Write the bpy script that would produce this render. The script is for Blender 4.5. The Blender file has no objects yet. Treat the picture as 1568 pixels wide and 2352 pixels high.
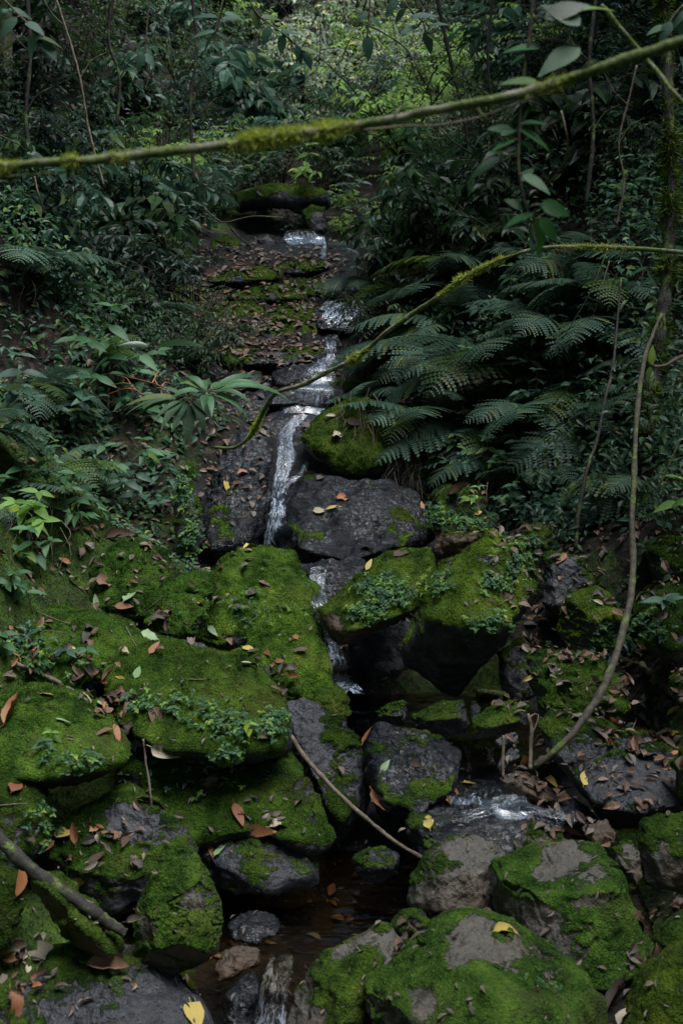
import bpy, bmesh, math, random
import numpy as np
from mathutils import Vector, Matrix
from mathutils.bvhtree import BVHTree

SC = bpy.context.scene
COL = SC.collection
R = math.radians
rng = np.random.default_rng(11)
random.seed(5)

# ------------------------------------------------------------------ camera, sky, sun, exposure
PITCH = R(8.0)
CAMZ = 2.4
cam = bpy.data.objects.new('camera', bpy.data.cameras.new('camera'))
COL.objects.link(cam)
cam.location = (0, 0, CAMZ)
cam.rotation_euler = (R(90) - PITCH, 0, 0)
cam.data.lens = 50
cam.data.sensor_width = 36
cam.data.sensor_fit = 'AUTO'
cam.data.clip_start = 0.05
cam.data.clip_end = 500
cam.data.dof.use_dof = True
cam.data.dof.focus_distance = 8.4
cam.data.dof.aperture_fstop = 5.6
SC.camera = cam

SUN_EL, SUN_ROT = R(74), R(115)
world = bpy.data.worlds.new('World')
SC.world = world
world.use_nodes = True
wn = world.node_tree
sky = wn.nodes.new('ShaderNodeTexSky')
sky.sky_type = 'NISHITA'
sky.sun_disc = False
sky.sun_elevation = SUN_EL
sky.sun_rotation = SUN_ROT
sky.air_density = 1.0
sky.dust_density = 1.0
wn.nodes['Background'].inputs['Strength'].default_value = 0.05
wn.links.new(sky.outputs['Color'], wn.nodes['Background'].inputs['Color'])
sd = bpy.data.lights.new('sun', 'SUN')
sd.energy = 3.2
sd.angle = R(40)
sd.color = (0.95, 0.98, 1.0)
sun = bpy.data.objects.new('sun', sd)
COL.objects.link(sun)
sun.location = (0, 0, 20)
_d = Vector((math.sin(SUN_ROT) * math.cos(SUN_EL), math.cos(SUN_ROT) * math.cos(SUN_EL), math.sin(SUN_EL)))
sun.rotation_euler = _d.to_track_quat('Z', 'Y').to_euler()
SC.view_settings.view_transform = 'Standard'
SC.view_settings.look = 'None'
SC.view_settings.gamma = 1
SC.view_settings.use_curve_mapping = False
SC.view_settings.exposure = 1.02
cy = SC.cycles
cy.max_bounces = 6
cy.diffuse_bounces = 3
cy.glossy_bounces = 3
cy.transmission_bounces = 4
cy.transparent_max_bounces = 12
cy.sample_clamp_indirect = 4
cy.use_denoising = True

# ------------------------------------------------------------------ picture coordinates -> place
F = 50 / 36 * 2352.0
CAM = np.array([0, 0, CAMZ])
RIGHT = np.array([1.0, 0, 0])
FWD = np.array([0, math.cos(PITCH), -math.sin(PITCH)])
UP = np.array([0, math.sin(PITCH), math.cos(PITCH)])

def ray(u, v):
    return FWD + RIGHT * ((u - 784) / F) + UP * ((1176 - v) / F)

def at(u, v, d):
    return CAM + ray(u, v) * d

def proj(P):
    q = P - CAM
    d = q @ FWD
    return 784 + F * (q @ RIGHT) / d, 1176 - F * (q @ UP) / d

# ------------------------------------------------------------------ noise
def _hash(ix, iy, iz):
    h = (ix * 374761393 + iy * 668265263 + iz * 1440662683) & 0xFFFFFFFF
    h = ((h ^ (h >> 13)) * 1274126177) & 0xFFFFFFFF
    h = h ^ (h >> 16)
    return (h & 0xFFFF) / 32767.5 - 1.0

def vnoise(P):
    P = np.asarray(P, float)
    i = np.floor(P).astype(np.int64)
    f = P - i
    f = f * f * f * (f * (f * 6 - 15) + 10)
    x, y, z = i[:, 0], i[:, 1], i[:, 2]
    r = 0
    for dx in (0, 1):
        wx = f[:, 0] if dx else 1 - f[:, 0]
        for dy in (0, 1):
            wy = f[:, 1] if dy else 1 - f[:, 1]
            for dz in (0, 1):
                wz = f[:, 2] if dz else 1 - f[:, 2]
                r = r + wx * wy * wz * _hash(x + dx, y + dy, z + dz)
    return r

def fbm(P, octaves=4, gain=0.5):
    P = np.asarray(P, float)
    a, s, t = 1.0, 0.0, 0.0
    for k in range(octaves):
        s = s + a * vnoise(P * (2.03 ** k) + 17.3 * k)
        t += a
        a *= gain
    return s / t * 1.6

def sstep(a, b, x):
    t = np.clip((x - a) / (b - a), 0, 1)
    return t * t * (3 - 2 * t)

# ------------------------------------------------------------------ meshes
def mesh(name, V, polys, mat=None, smooth=True, attrs=None):
    """V (n,3); polys = list of int arrays (m,3) or (m,4)."""
    me = bpy.data.meshes.new(name)
    V = np.asarray(V, np.float32)
    if not isinstance(polys, (list, tuple)):
        polys = [polys]
    polys = [np.asarray(p, np.int32) for p in polys if len(p)]
    nl = sum(p.size for p in polys)
    npoly = sum(len(p) for p in polys)
    me.vertices.add(len(V)); me.loops.add(nl); me.polygons.add(npoly)
    me.vertices.foreach_set('co', V.ravel())
    me.loops.foreach_set('vertex_index', np.concatenate([p.ravel() for p in polys]))
    tot = np.concatenate([np.full(len(p), p.shape[1], np.int32) for p in polys])
    st = np.concatenate([[0], np.cumsum(tot)[:-1]]).astype(np.int32)
    me.polygons.foreach_set('loop_start', st)
    me.polygons.foreach_set('loop_total', tot)
    me.polygons.foreach_set('use_smooth', np.full(npoly, smooth, bool))
    for k, a in (attrs or {}).items():
        t = me.attributes.new(k, 'FLOAT', 'POINT')
        t.data.foreach_set('value', np.asarray(a, np.float32))
    me.update(calc_edges=True)
    if mat:
        me.materials.append(mat)
    return me

def link(name, data, parent=None, loc=None, rot=None, scale=None):
    o = bpy.data.objects.new(name, data)
    COL.objects.link(o)
    if parent is not None:
        o.parent = parent
    if loc is not None:
        o.location = [float(x) for x in loc]
    if rot is not None:
        o.rotation_euler = rot
    if scale is not None:
        o.scale = scale if hasattr(scale, '__len__') else (scale,) * 3
    return o

def tag(o, label=None, cat=None, group=None, kind=None):
    if label: o['label'] = label
    if cat: o['category'] = cat
    if group: o['group'] = group
    if kind: o['kind'] = kind
    return o

def vnormals(V, T):
    a, b, c = V[T[:, 0]], V[T[:, 1]], V[T[:, 2]]
    n = np.cross(b - a, c - a)
    N = np.zeros_like(V)
    for k in range(3):
        np.add.at(N, T[:, k], n)
    return N / np.maximum(np.linalg.norm(N, axis=1, keepdims=True), 1e-12)

_ico = {}
def ico(sub):
    if sub not in _ico:
        bm = bmesh.new()
        bmesh.ops.create_icosphere(bm, subdivisions=sub, radius=1)
        V = np.array([v.co[:] for v in bm.verts])
        T = np.array([[v.index for v in f.verts] for f in bm.faces])
        bm.free()
        _ico[sub] = V, T
    return _ico[sub]

def smooth_path(pts, n):
    """Catmull-Rom through pts (any dimension), n samples."""
    P = np.asarray(pts, float)
    P = np.vstack([2 * P[0] - P[1], P, 2 * P[-1] - P[-2]])
    m = len(P) - 3
    out = []
    for t in np.linspace(0, m - 1e-6, n):
        i = int(t); f = t - i
        a, b, c, d = P[i], P[i + 1], P[i + 2], P[i + 3]
        out.append(.5 * ((2 * b) + (c - a) * f + (2 * a - 5 * b + 4 * c - d) * f * f + (3 * b - a - 3 * c + d) * f ** 3))
    return np.array(out)

def tube(P, rad, sides=8, rough=0.0, seed=0, cap=True):
    P = np.asarray(P, float)
    n = len(P)
    rad = np.full(n, rad, float) if np.isscalar(rad) else np.asarray(rad, float)
    T = np.gradient(P, axis=0)
    T /= np.maximum(np.linalg.norm(T, axis=1, keepdims=True), 1e-9)
    up = np.array([0, 0, 1.0]) if abs(T[0, 2]) < .9 else np.array([1.0, 0, 0])
    A = np.cross(T[0], up); A /= np.linalg.norm(A)
    V = []
    for i in range(n):
        A = A - T[i] * (A @ T[i]); A /= max(np.linalg.norm(A), 1e-9)
        B = np.cross(T[i], A)
        for k in range(sides):
            th = 2 * math.pi * k / sides
            V.append(P[i] + rad[i] * (A * math.cos(th) + B * math.sin(th)))
    V = np.array(V)
    if rough:
        V = V + rough * np.stack([vnoise(V * 40 + seed), vnoise(V * 40 + seed + 9), vnoise(V * 40 + seed + 19)], 1)
    i, k = np.meshgrid(np.arange(n - 1), np.arange(sides), indexing='ij')
    k2 = (k + 1) % sides
    Q = np.stack([i * sides + k, i * sides + k2, (i + 1) * sides + k2, (i + 1) * sides + k], -1).reshape(-1, 4)
    if cap:
        V = np.vstack([V, P[0], P[-1]])
        a, b = len(V) - 2, len(V) - 1
        ks = np.arange(sides)
        c1 = np.stack([np.full(sides, a), (ks + 1) % sides, ks], 1)
        c2 = np.stack([np.full(sides, b), (n - 1) * sides + ks, (n - 1) * sides + (ks + 1) % sides], 1)
        return V, Q, np.vstack([c1, c2])
    return V, Q, np.zeros((0, 3), int)

class Parts:
    """collects tubes and triangle soups into one mesh"""
    def __init__(s): s.V, s.Q, s.T, s.n = [], [], [], 0
    def add(s, V, Q=None, T=None):
        if Q is not None and len(Q): s.Q.append(np.asarray(Q) + s.n)
        if T is not None and len(T): s.T.append(np.asarray(T) + s.n)
        s.V.append(V); s.n += len(V)
    def tube(s, *a, **k): s.add(*tube(*a, **k))
    def mesh(s, name, mat, **k):
        return mesh(name, np.vstack(s.V), [np.vstack(x) for x in (s.Q, s.T) if x], mat, **k)

# ------------------------------------------------------------------ materials
class NT:
    def __init__(s, name):
        s.m = bpy.data.materials.new(name)
        s.m.use_nodes = True
        s.t = s.m.node_tree
        s.t.nodes.clear()
        s.out = s.t.nodes.new('ShaderNodeOutputMaterial')
    def n(s, typ, **kw):
        x = s.t.nodes.new('ShaderNode' + typ)
        for k, v in kw.items():
            if k.startswith('_'): setattr(x, k[1:], v)
        for k, v in kw.items():
            if k.startswith('_'): continue
            key = int(k[1:]) if k[0] == 'i' and k[1:].isdigit() else k.replace('__', ' ')
            if isinstance(v, bpy.types.NodeSocket): s.t.links.new(v, x.inputs[key])
            elif v is not None: x.inputs[key].default_value = v
        return x
    def noise(s, vec, scale, detail=3, rough=.55, dist=0):
        return s.n('TexNoise', Vector=vec, Scale=scale, Detail=detail, Roughness=rough, Distortion=dist).outputs['Fac']
    def ramp(s, fac, *stops, interp='LINEAR'):
        r = s.n('ValToRGB', Fac=fac)
        r.color_ramp.interpolation = interp
        e = r.color_ramp.elements
        while len(e) < len(stops): e.new(0.5)
        for k, (p, c) in enumerate(stops):
            e[k].position = p
            e[k].color = (*c, 1) if len(c) == 3 else c
        return r.outputs['Color']
    def mix(s, f, a, b, mode='MIX'):
        x = s.n('Mix', _data_type='RGBA', _blend_type=mode)
        for i, v in ((0, f), (6, a), (7, b)):
            if isinstance(v, bpy.types.NodeSocket): s.t.links.new(v, x.inputs[i])
            else: x.inputs[i].default_value = v if i == 0 else (*v, 1)
        return x.outputs[2]
    def mth(s, op, a, b=0.0, c=None, clamp=False):
        x = s.n('Math', _operation=op, _use_clamp=clamp)
        for i, v in ((0, a), (1, b), (2, c)):
            if v is None: continue
            if isinstance(v, bpy.types.NodeSocket): s.t.links.new(v, x.inputs[i])
            else: x.inputs[i].default_value = v
        return x.outputs[0]
    def mapr(s, v, a, b, c=0.0, d=1.0):
        return s.n('MapRange', Value=v, **{'From__Min': a, 'From__Max': b, 'To__Min': c, 'To__Max': d}).outputs[0]
    def done(s, sh):
        s.t.links.new(sh, s.out.inputs['Surface'])
        return s.m

G3 = lambda g: (g, g, g)

def moss_colour(t, co, warm):
    n1 = t.noise(co, 7, 3)
    n2 = t.noise(co, 90, 2, .7)
    f = t.mth('ADD', t.mth('MULTIPLY', n1, .55), t.mth('MULTIPLY', n2, .45))
    c = t.ramp(f, (.30, (.007, .018, .003)), (.43, (.031, .064, .008)), (.55, (.080, .138, .016)), (.70, (.165, .225, .032)))
    br = t.mapr(t.noise(co, 4.2, 4, .7), .52, .68)
    c = t.mix(1.0, c, t.ramp(t.noise(co, 1.9, 3, .6), (.34, (.62, .66, .66)), (.64, (1.16, 1.12, 1.1))), 'MULTIPLY')
    c = t.mix(t.mth('MULTIPLY', br, .7 * warm), c, (.055, .046, .018))
    return t.mix(1.0, c, t.n('ObjectInfo').outputs['Color'], 'MULTIPLY')

def stone_mat(name, dark, light, warm=(.09, .065, .04), warm_amt=.25, rough=.6, wet=0.0, moss_warm=1.0, speck=.35, bumpk=1.0):
    t = NT(name)
    co = t.n('TexCoord').outputs['Object']
    at_ = t.n('Attribute', _attribute_name='moss').outputs['Fac']
    big = t.noise(co, 3.2, 5, .6)
    fine = t.noise(co, 85, 5, .8)
    col = t.ramp(t.mth('ADD', t.mth('MULTIPLY', big, .5), t.mth('MULTIPLY', fine, .5)), (.32, dark), (.66, light))
    col = t.mix(t.mth('MULTIPLY', t.mapr(t.noise(co, 2.1, 4, .65), .5, .66), warm_amt), col, warm)
    stn = t.mapr(t.noise(co, 9, 6, .75, .8), .50, .60)
    col = t.mix(t.mth('MULTIPLY', stn, .45), col, tuple(.35 * x for x in dark))
    lic = t.mth('MULTIPLY', t.mapr(t.noise(co, 26, 4, .6), .60, .66), t.mapr(t.noise(co, 4, 2), .5, .6))
    col = t.mix(t.mth('MULTIPLY', lic, .0 if wet else .5), col, tuple(1.7 * x for x in light))
    spk = t.mapr(t.noise(co, 150, 2, .6), .66, .74)
    col = t.mix(t.mth('MULTIPLY', spk, speck), col, tuple(min(1, 2.6 * x) for x in light))
    # moss
    mf = t.mth('ADD', at_, t.mth('MULTIPLY', t.mth('SUBTRACT', t.noise(co, 55, 4, .7), .5), 1.1))
    mf = t.mapr(mf, .43, .53)
    mc = moss_colour(t, co, moss_warm)
    colr = t.mix(mf, col, mc)
    rg = t.mapr(t.noise(co, 5.0, 4, .65), .38, .62, rough - .12, rough + .12)
    if wet:
        film = t.mth('MULTIPLY', t.mapr(t.noise(co, 3.2, 4, .6), .40, .56), t.mapr(t.noise(co, 40, 4, .75), .47, .58))
        rg = t.mth('SUBTRACT', rg, t.mth('MULTIPLY', film, wet))
    rg = t.mth('MAXIMUM', rg, .09)
    rgh = t.n('Mix', _data_type='FLOAT', i0=mf, i2=rg, i3=.95).outputs[0]
    hs = t.mth('ADD', t.mth('MULTIPLY', t.noise(co, 22, 5, .7), .7), t.mth('MULTIPLY', t.noise(co, 9, 4, .65), 1.2))
    hm = t.mth('ADD', t.mth('MULTIPLY', t.noise(co, 120, 3, .7), 1.0), t.mth('MULTIPLY', t.noise(co, 30, 3), 1.2))
    sv = t.n('Mapping', Vector=co, Rotation=(.3, .2, .5)); sv.inputs['Scale'].default_value = (7, 16, 40)
    if wet: hs = t.mth('ADD', t.mth('MULTIPLY', t.noise(sv.outputs[0], 1.0, 5, .65, .6), .75), t.mth('MULTIPLY', t.noise(co, 60, 3, .65), .45))
    h = t.n('Mix', _data_type='FLOAT', i0=mf, i2=hs, i3=t.mth('ADD', hm, .6)).outputs[0]
    b = t.n('Bump', Strength=.9, Distance=.028 * bumpk, Height=h)
    p = t.n('BsdfPrincipled', Base__Color=colr, Roughness=rgh, Normal=b.outputs[0])
    sp0 = t.mapr(film, 0, 1, .16, .95) if wet else .4
    sp = t.n('Mix', _data_type='FLOAT', i0=mf, i2=sp0, i3=.12).outputs[0]
    t.t.links.new(sp, p.inputs['Specular IOR Level'])
    return t.done(p.outputs[0])

M = {}
M['stone'] = stone_mat('grey_stone', (.020, .021, .024), (.080, .080, .086), warm_amt=.2, rough=.55)
M['stone_tan'] = stone_mat('tan_stone', (.034, .029, .023), (.135, .122, .10), warm=(.13, .085, .05), warm_amt=.75, rough=.65)
M['stone_brown'] = stone_mat('brown_stone', (.035, .024, .016), (.095, .066, .045), warm=(.12, .06, .03), warm_amt=.6, rough=.6)
M['stone_dark'] = stone_mat('dark_stone', (.011, .012, .015), (.045, .046, .054), warm_amt=.12, rough=.5)
M['stone_wet'] = stone_mat('wet_stone', (.003, .0035, .005), (.018, .020, .025), warm_amt=.10, rough=.42, wet=.34, speck=.14, bumpk=.9)

def tuft_mat():
    t = NT('moss_fibres')
    co = t.n('TexCoord').outputs['Object']
    rnd = t.n('NewGeometry').outputs['Random Per Island']
    f = t.mth('ADD', t.mth('MULTIPLY', t.noise(co, 7, 3), .6), t.mth('MULTIPLY', rnd, .4))
    c = t.ramp(f, (.28, (.009, .024, .004)), (.45, (.042, .088, .010)), (.59, (.095, .162, .019)), (.78, (.19, .26, .038)))
    br = t.mapr(t.noise(co, 4.2, 4, .7), .52, .68)
    c = t.mix(1.0, c, t.ramp(t.noise(co, 1.9, 3, .6), (.34, (.62, .66, .66)), (.64, (1.16, 1.12, 1.1))), 'MULTIPLY')
    c = t.mix(t.mth('MULTIPLY', br, .65), c, (.065, .055, .022))
    c = t.mix(1.0, c, t.n('ObjectInfo').outputs['Color'], 'MULTIPLY')
    p = t.n('BsdfPrincipled', Base__Color=c, Roughness=.85)
    p.inputs['Specular IOR Level'].default_value = .15
    tr = t.n('BsdfTranslucent', Color=c)
    mx = t.n('MixShader', i0=.22, i1=p.outputs[0], i2=tr.outputs[0])
    return t.done(mx.outputs[0])
M['tuft'] = tuft_mat()
def tuft_bright():
    t = NT('branch_moss_fibres')
    c = t.mix(t.n('NewGeometry').outputs['Random Per Island'], (.20, .26, .03), (.52, .57, .09))
    p = t.n('BsdfPrincipled', Base__Color=c, Roughness=.85)
    tr = t.n('BsdfTranslucent', Color=c)
    return t.done(t.n('MixShader', i0=.4, i1=p.outputs[0], i2=tr.outputs[0]).outputs[0])
M['tuft_bright'] = tuft_bright()

def bark_mat(name, a, b, moss=.3):
    t = NT(name)
    co = t.n('TexCoord').outputs['Object']
    col = t.ramp(t.noise(co, 30, 5, .7), (.35, a), (.65, b))
    mf = t.mapr(t.noise(co, 9, 4, .7), .62 - .35 * moss, .70 - .3 * moss)
    col = t.mix(mf, col, t.ramp(t.noise(co, 110, 2), (.35, (.03, .05, .008)), (.65, (.13, .17, .03))))
    bm_ = t.n('Bump', Strength=.7, Distance=.006, Height=t.noise(co, 70, 4, .7))
    p = t.n('BsdfPrincipled', Base__Color=col, Roughness=.8, Normal=bm_.outputs[0])
    return t.done(p.outputs[0])
M['bark'] = bark_mat('bark', (.022, .018, .012), (.085, .07, .045), .3)
M['bark_dark'] = bark_mat('dark_bark', (.008, .007, .005), (.032, .026, .02), .3)
M['bark_moss'] = bark_mat('mossy_bark', (.05, .05, .025), (.30, .27, .19), .5)
M['twig'] = bark_mat('twig', (.06, .042, .026), (.2, .155, .11), .05)

def leaf_mat(name, lo, hi, rough=.36, trans=.25, vein=0.0, spots=0.0, spec=.26):
    """lo..hi: leaf colours mixed leaf by leaf"""
    t = NT(name)
    g = t.n('NewGeometry').outputs['Random Per Island']
    oi = t.n('ObjectInfo').outputs['Random']
    co = t.n('TexCoord').outputs['Object']
    f = t.mth('ADD', t.mth('MULTIPLY', g, .55), t.mth('MULTIPLY', oi, .45))
    f = t.mth('POWER', f, 1.7)
    c = t.mix(f, tuple(.7 * x for x in lo), tuple(1.25 * x for x in hi))
    c = t.mix(t.mapr(t.noise(co, 16, 3, .7), .4, .75, 0, .5), c, tuple(.45 * x for x in lo))
    odd = t.mth('GREATER_THAN', t.mth('FRACT', t.mth('MULTIPLY', t.mth('ADD', oi, g), 7.31)), .86)
    c = t.mix(t.mth('MULTIPLY', odd, .8), c, t.mix(1.0, c, (1.9, 1.2, .5), 'MULTIPLY'))
    if spots:
        c = t.mix(t.mth('MULTIPLY', t.mapr(t.noise(co, 70, 4, .75), .58, .66), spots), c, (.30, .33, .24))
    p = t.n('BsdfPrincipled', Base__Color=c, Roughness=rough)
    p.inputs['Specular IOR Level'].default_value = spec
    b = t.n('Bump', Strength=.35, Distance=.004, Height=t.noise(co, 60, 3, .6))
    t.t.links.new(b.outputs[0], p.inputs['Normal'])
    tr = t.n('BsdfTranslucent', Color=t.mix(.5, c, tuple(min(1, 2.2 * x) for x in hi)))
    mx = t.n('MixShader', i0=trans, i1=p.outputs[0], i2=tr.outputs[0])
    return t.done(mx.outputs[0])
M['fern'] = leaf_mat('fern_green', (.036, .078, .052), (.092, .162, .104), rough=.48, trans=.22)
M['fern_lime'] = leaf_mat('fern_light_green', (.045, .09, .02), (.10, .17, .04), rough=.5, trans=.3)
M['broad'] = leaf_mat('broad_leaf_green', (.034, .10, .042), (.095, .205, .085), rough=.45, trans=.25)
M['shaded_teal'] = leaf_mat('shaded_teal_leaf', (.005, .015, .011), (.034, .078, .048), rough=.45, trans=.2)  # darker copy of the teal leaf: shade of the sides put into its colour
M['shaded_green'] = leaf_mat('shaded_green_leaf', (.005, .016, .006), (.036, .085, .028), rough=.45, trans=.22)  # darker copy of the broad leaf, side shade painted into the green
M['teal'] = leaf_mat('teal_leaf_green', (.026, .070, .046), (.070, .150, .092), rough=.42, trans=.22)
M['lime'] = leaf_mat('lit_lime_leaf_green', (.10, .22, .04), (.30, .50, .13), rough=.42, trans=.45)  # lime leaf, lightened with the gap's light put into the colour
M['olive'] = leaf_mat('olive_leaf_green', (.024, .052, .012), (.07, .125, .03), rough=.45, trans=.25)
M['glossy'] = leaf_mat('glossy_leaf_green', (.014, .042, .014), (.028, .075, .022), rough=.3, trans=.22, spec=.5)
M['pale'] = leaf_mat('lit_pale_leaf_green', (.22, .32, .20), (.44, .56, .38), rough=.5, trans=.25, spots=.4)  # pale leaf, the gap's extra light put into its colour
M['moldy'] = leaf_mat('spotted_leaf_green', (.035, .08, .04), (.07, .13, .065), rough=.6, trans=.2, spots=.5, spec=.2)
M['climber'] = leaf_mat('climber_leaf_green', (.016, .075, .018), (.055, .16, .045), rough=.3, trans=.3, spec=.4)

def litter_mat(name, lo, hi, rough=.6):
    t = NT(name)
    oi = t.n('ObjectInfo').outputs['Random']
    g = t.n('NewGeometry').outputs['Random Per Island']
    co = t.n('TexCoord').outputs['Object']
    f = t.mth('FRACT', t.mth('ADD', oi, g))
    c = t.mix(f, lo, hi)
    c = t.mix(t.mapr(t.noise(co, 45, 4, .7), .45, .75, 0, .75), c, tuple(.3 * x for x in lo))
    p = t.n('BsdfPrincipled', Base__Color=c, Roughness=rough)
    b = t.n('Bump', Strength=.5, Distance=.004, Height=t.noise(co, 80, 3, .7))
    t.t.links.new(b.outputs[0], p.inputs['Normal'])
    return t.done(p.outputs[0])
M['dead'] = litter_mat('dead_leaf_brown', (.040, .022, .013), (.20, .105, .058))
M['dead_grey'] = litter_mat('dead_leaf_grey', (.035, .026, .020), (.20, .15, .115))
M['rust'] = litter_mat('dead_leaf_rust', (.17, .055, .02), (.38, .16, .06), .5)
M['yellow'] = litter_mat('fallen_leaf_yellow', (.42, .30, .045), (.60, .46, .14), .45)
M['fallen_green'] = litter_mat('fallen_leaf_green', (.13, .22, .07), (.30, .42, .22), .4)
M['cream'] = litter_mat('fallen_leaf_cream', (.36, .29, .19), (.58, .50, .36), .55)
# ------------------------------------------------------------------ the ravine floor
_ZY = np.array([(-40, 9), (-14, 2.6), (-6, 1.0), (0, .62), (3, .15), (4.4, -.42), (5.02, -.40), (5.2, -.17), (5.95, -.17), (6.1, .0), (6.7, .18), (6.85, .16),
                (7.45, .2), (7.6, .5), (8.2, .66), (8.8, .78), (9.6, 1.24), (10.0, 1.48), (10.6, 1.62), (11.0, 1.70), (11.25, 1.86), (11.6, 2.0), (11.9, 2.2),
                (12.5, 2.36), (13.2, 2.58), (14, 2.88), (14.4, 2.98), (15.6, 3.2), (16.2, 3.55), (20, 5.0), (26, 7.4), (34, 12.5), (60, 34)])
_XY = np.array([(-40, -2, 2), (0, -.8, .8), (4.5, -.5, -.1), (5.0, -.45, -.12), (5.4, -.52, .25), (5.9, -.5, .3), (6.3, -.1, 1.2), (6.7, .0, 1.0), (7.1, .0, .5),
                (7.5, -.05, .15), (8.2, -.3, .15), (8.8, -.9, .5), (9.5, -.9, .6), (10, -.6, .3), (11, -.75, .05), (12, -1.1, .0), (13.5, -1.35, .05),
                (14.5, -1.3, .1), (16, -.9, .3), (20, -.7, .8), (30, -.4, 1.4), (60, 0, 2)])

def ground_z(x, y, detail=True):
    zs = np.interp(y, _ZY[:, 0], _ZY[:, 1])
    xl = np.interp(y, _XY[:, 0], _XY[:, 1])
    xr = np.interp(y, _XY[:, 0], _XY[:, 2])
    d = np.maximum(np.maximum(xl - x, x - xr), 0)
    near = 1 - sstep(5, 9, y)
    z = zs + (.36 + .14 * (1 - near)) * d + .42 * np.maximum(d - .9, 0) + .25 * np.maximum(d - 2.2, 0) - .45 * np.maximum(d - 9, 0)
    z = z - np.where(x < 0, -.03, .24) * (1 - sstep(8.0, 9.2, y)) * sstep(.05, .4, d) * sstep(4.6, 5.2, y)
    if detail:
        P = np.stack([x, y, 0 * x], 1)
        k = np.minimum(1, .25 + d * 1.2)
        z = z + k * (.16 * fbm(P * .9, 4) + .05 * fbm(P * 4.2 + 3, 3)) + .012 * fbm(P * 16, 2) + .05 * (1 - k) * fbm(P * 3.5 + 7, 3)
    return z

def _axis(a, b, lo, hi, fine, coarse):
    return np.unique(np.concatenate([np.arange(lo, a, coarse), np.arange(a, b, fine), np.arange(b, hi + .1, coarse)]).round(4))
gx = _axis(-3.0, 3.0, -24, 24, .05, .6)
gy = _axis(4.2, 16.0, -30, 60, .05, .6)
X, Y = np.meshgrid(gx, gy, indexing='ij')
GV = np.stack([X.ravel(), Y.ravel(), ground_z(X.ravel(), Y.ravel())], 1)
ny = len(gy)
i, k = np.meshgrid(np.arange(len(gx) - 1), np.arange(ny - 1), indexing='ij')
GQ = np.stack([i * ny + k, (i + 1) * ny + k, (i + 1) * ny + k + 1, i * ny + k + 1], -1).reshape(-1, 4)
GT = np.vstack([GQ[:, [0, 1, 2]], GQ[:, [0, 2, 3]]])
GN = vnormals(GV, GT)
_x, _y = GV[:, 0], GV[:, 1]
_xl = np.interp(_y, _XY[:, 0], _XY[:, 1]); _xr = np.interp(_y, _XY[:, 0], _XY[:, 2])
_chan = np.maximum(np.maximum(_xl - _x, _x - _xr), 0)
# moss covers the near left bank, patches of the near right one, and ledges upstream
gm = .62 * (_x < .2) * (1 - sstep(8.2, 9.4, _y)) + .30 * (_x >= .2) * (1 - sstep(7.5, 9, _y)) + .22
gm = gm + .45 * fbm(GV * 1.7, 4)
gm = gm * sstep(.02, .16, _chan)
gm[(_y > 11.2) & (_y < 14.5) & (_x > -1.3) & (_x < .1)] += .25

def ground_mat():
    t = NT('forest_soil')
    co = t.n('TexCoord').outputs['Object']
    at_ = t.n('Attribute', _attribute_name='moss').outputs['Fac']
    wt = t.n('Attribute', _attribute_name='bed').outputs['Fac']
    v = t.n('TexVoronoi', Vector=co, Scale=17.0)
    lit = t.ramp(t.n('SeparateColor', Color=v.outputs['Color']).outputs[0], (.0, (.010, .008, .006)), (.5, (.026, .018, .013)), (.8, (.055, .036, .025)), (1, (.10, .068, .048)))
    col = t.mix(t.mapr(t.noise(co, 11, 4, .7), .45, .65), (.010, .008, .006), lit)
    pl = t.n('Attribute', _attribute_name='pool').outputs['Fac']
    col = t.mix(wt, col, (.010, .010, .011))
    col = t.mix(pl, col, t.mix(t.mapr(t.noise(co, 8, 4, .7), .42, .66), (.009, .008, .007), (.036, .026, .015)))
    mf = t.mapr(t.mth('ADD', at_, t.mth('MULTIPLY', t.mth('SUBTRACT', t.noise(co, 38, 4, .7), .5), 1.1)), .38, .58)
    col = t.mix(mf, col, moss_colour(t, co, 1.0))
    rg = t.n('Mix', _data_type='FLOAT', i0=wt, i2=.9, i3=.3).outputs[0]
    h = t.mth('ADD', t.mth('MULTIPLY', t.noise(co, 40, 5, .75), 1.3), t.mth('MULTIPLY', v.outputs['Distance'], .8))
    b = t.n('Bump', Strength=.9, Distance=.02, Height=h)
    p = t.n('BsdfPrincipled', Base__Color=col, Roughness=rg, Normal=b.outputs[0])
    p.inputs['Specular IOR Level'].default_value = .3
    return t.done(p.outputs[0])
M['ground'] = ground_mat()
bed = (1 - sstep(.0, .12, _chan)) * (_y < 15.8)
bed = np.where((_y > 11.3) & (_y < 14.2), bed * sstep(-.45, -.3, _x - _xr), bed)
ground = link('forest_ground', mesh('forest_ground', GV, GQ, M['ground'], attrs={'moss': np.clip(gm, 0, 1), 'bed': bed, 'pool': bed * (_y > 5.1) * (_y < 6.1)}))
tag(ground, 'leaf strewn mossy forest soil of the stream ravine', kind='structure')
GBVH = BVHTree.FromPolygons([tuple(v) for v in GV], [tuple(int(a) for a in q) for q in GQ])

def ghit(u, v):
    d = ray(u, v); d = d / np.linalg.norm(d)
    h = GBVH.ray_cast(Vector(CAM), Vector(d))
    return None if h[0] is None else np.array(h[0])

WORLD_V, WORLD_T, WORLD_N = [GV], [GT], [len(GV)]
OWNER = [(0, 'ground')]
MOSSY = []        # (object, V, T, N, mask) for the moss fibres

def register(V, T, who):
    WORLD_T.append(T + WORLD_N[0]); WORLD_V.append(V); WORLD_N[0] += len(V)
    OWNER.append((sum(len(t) for t in WORLD_T[:-1]), who))

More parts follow.
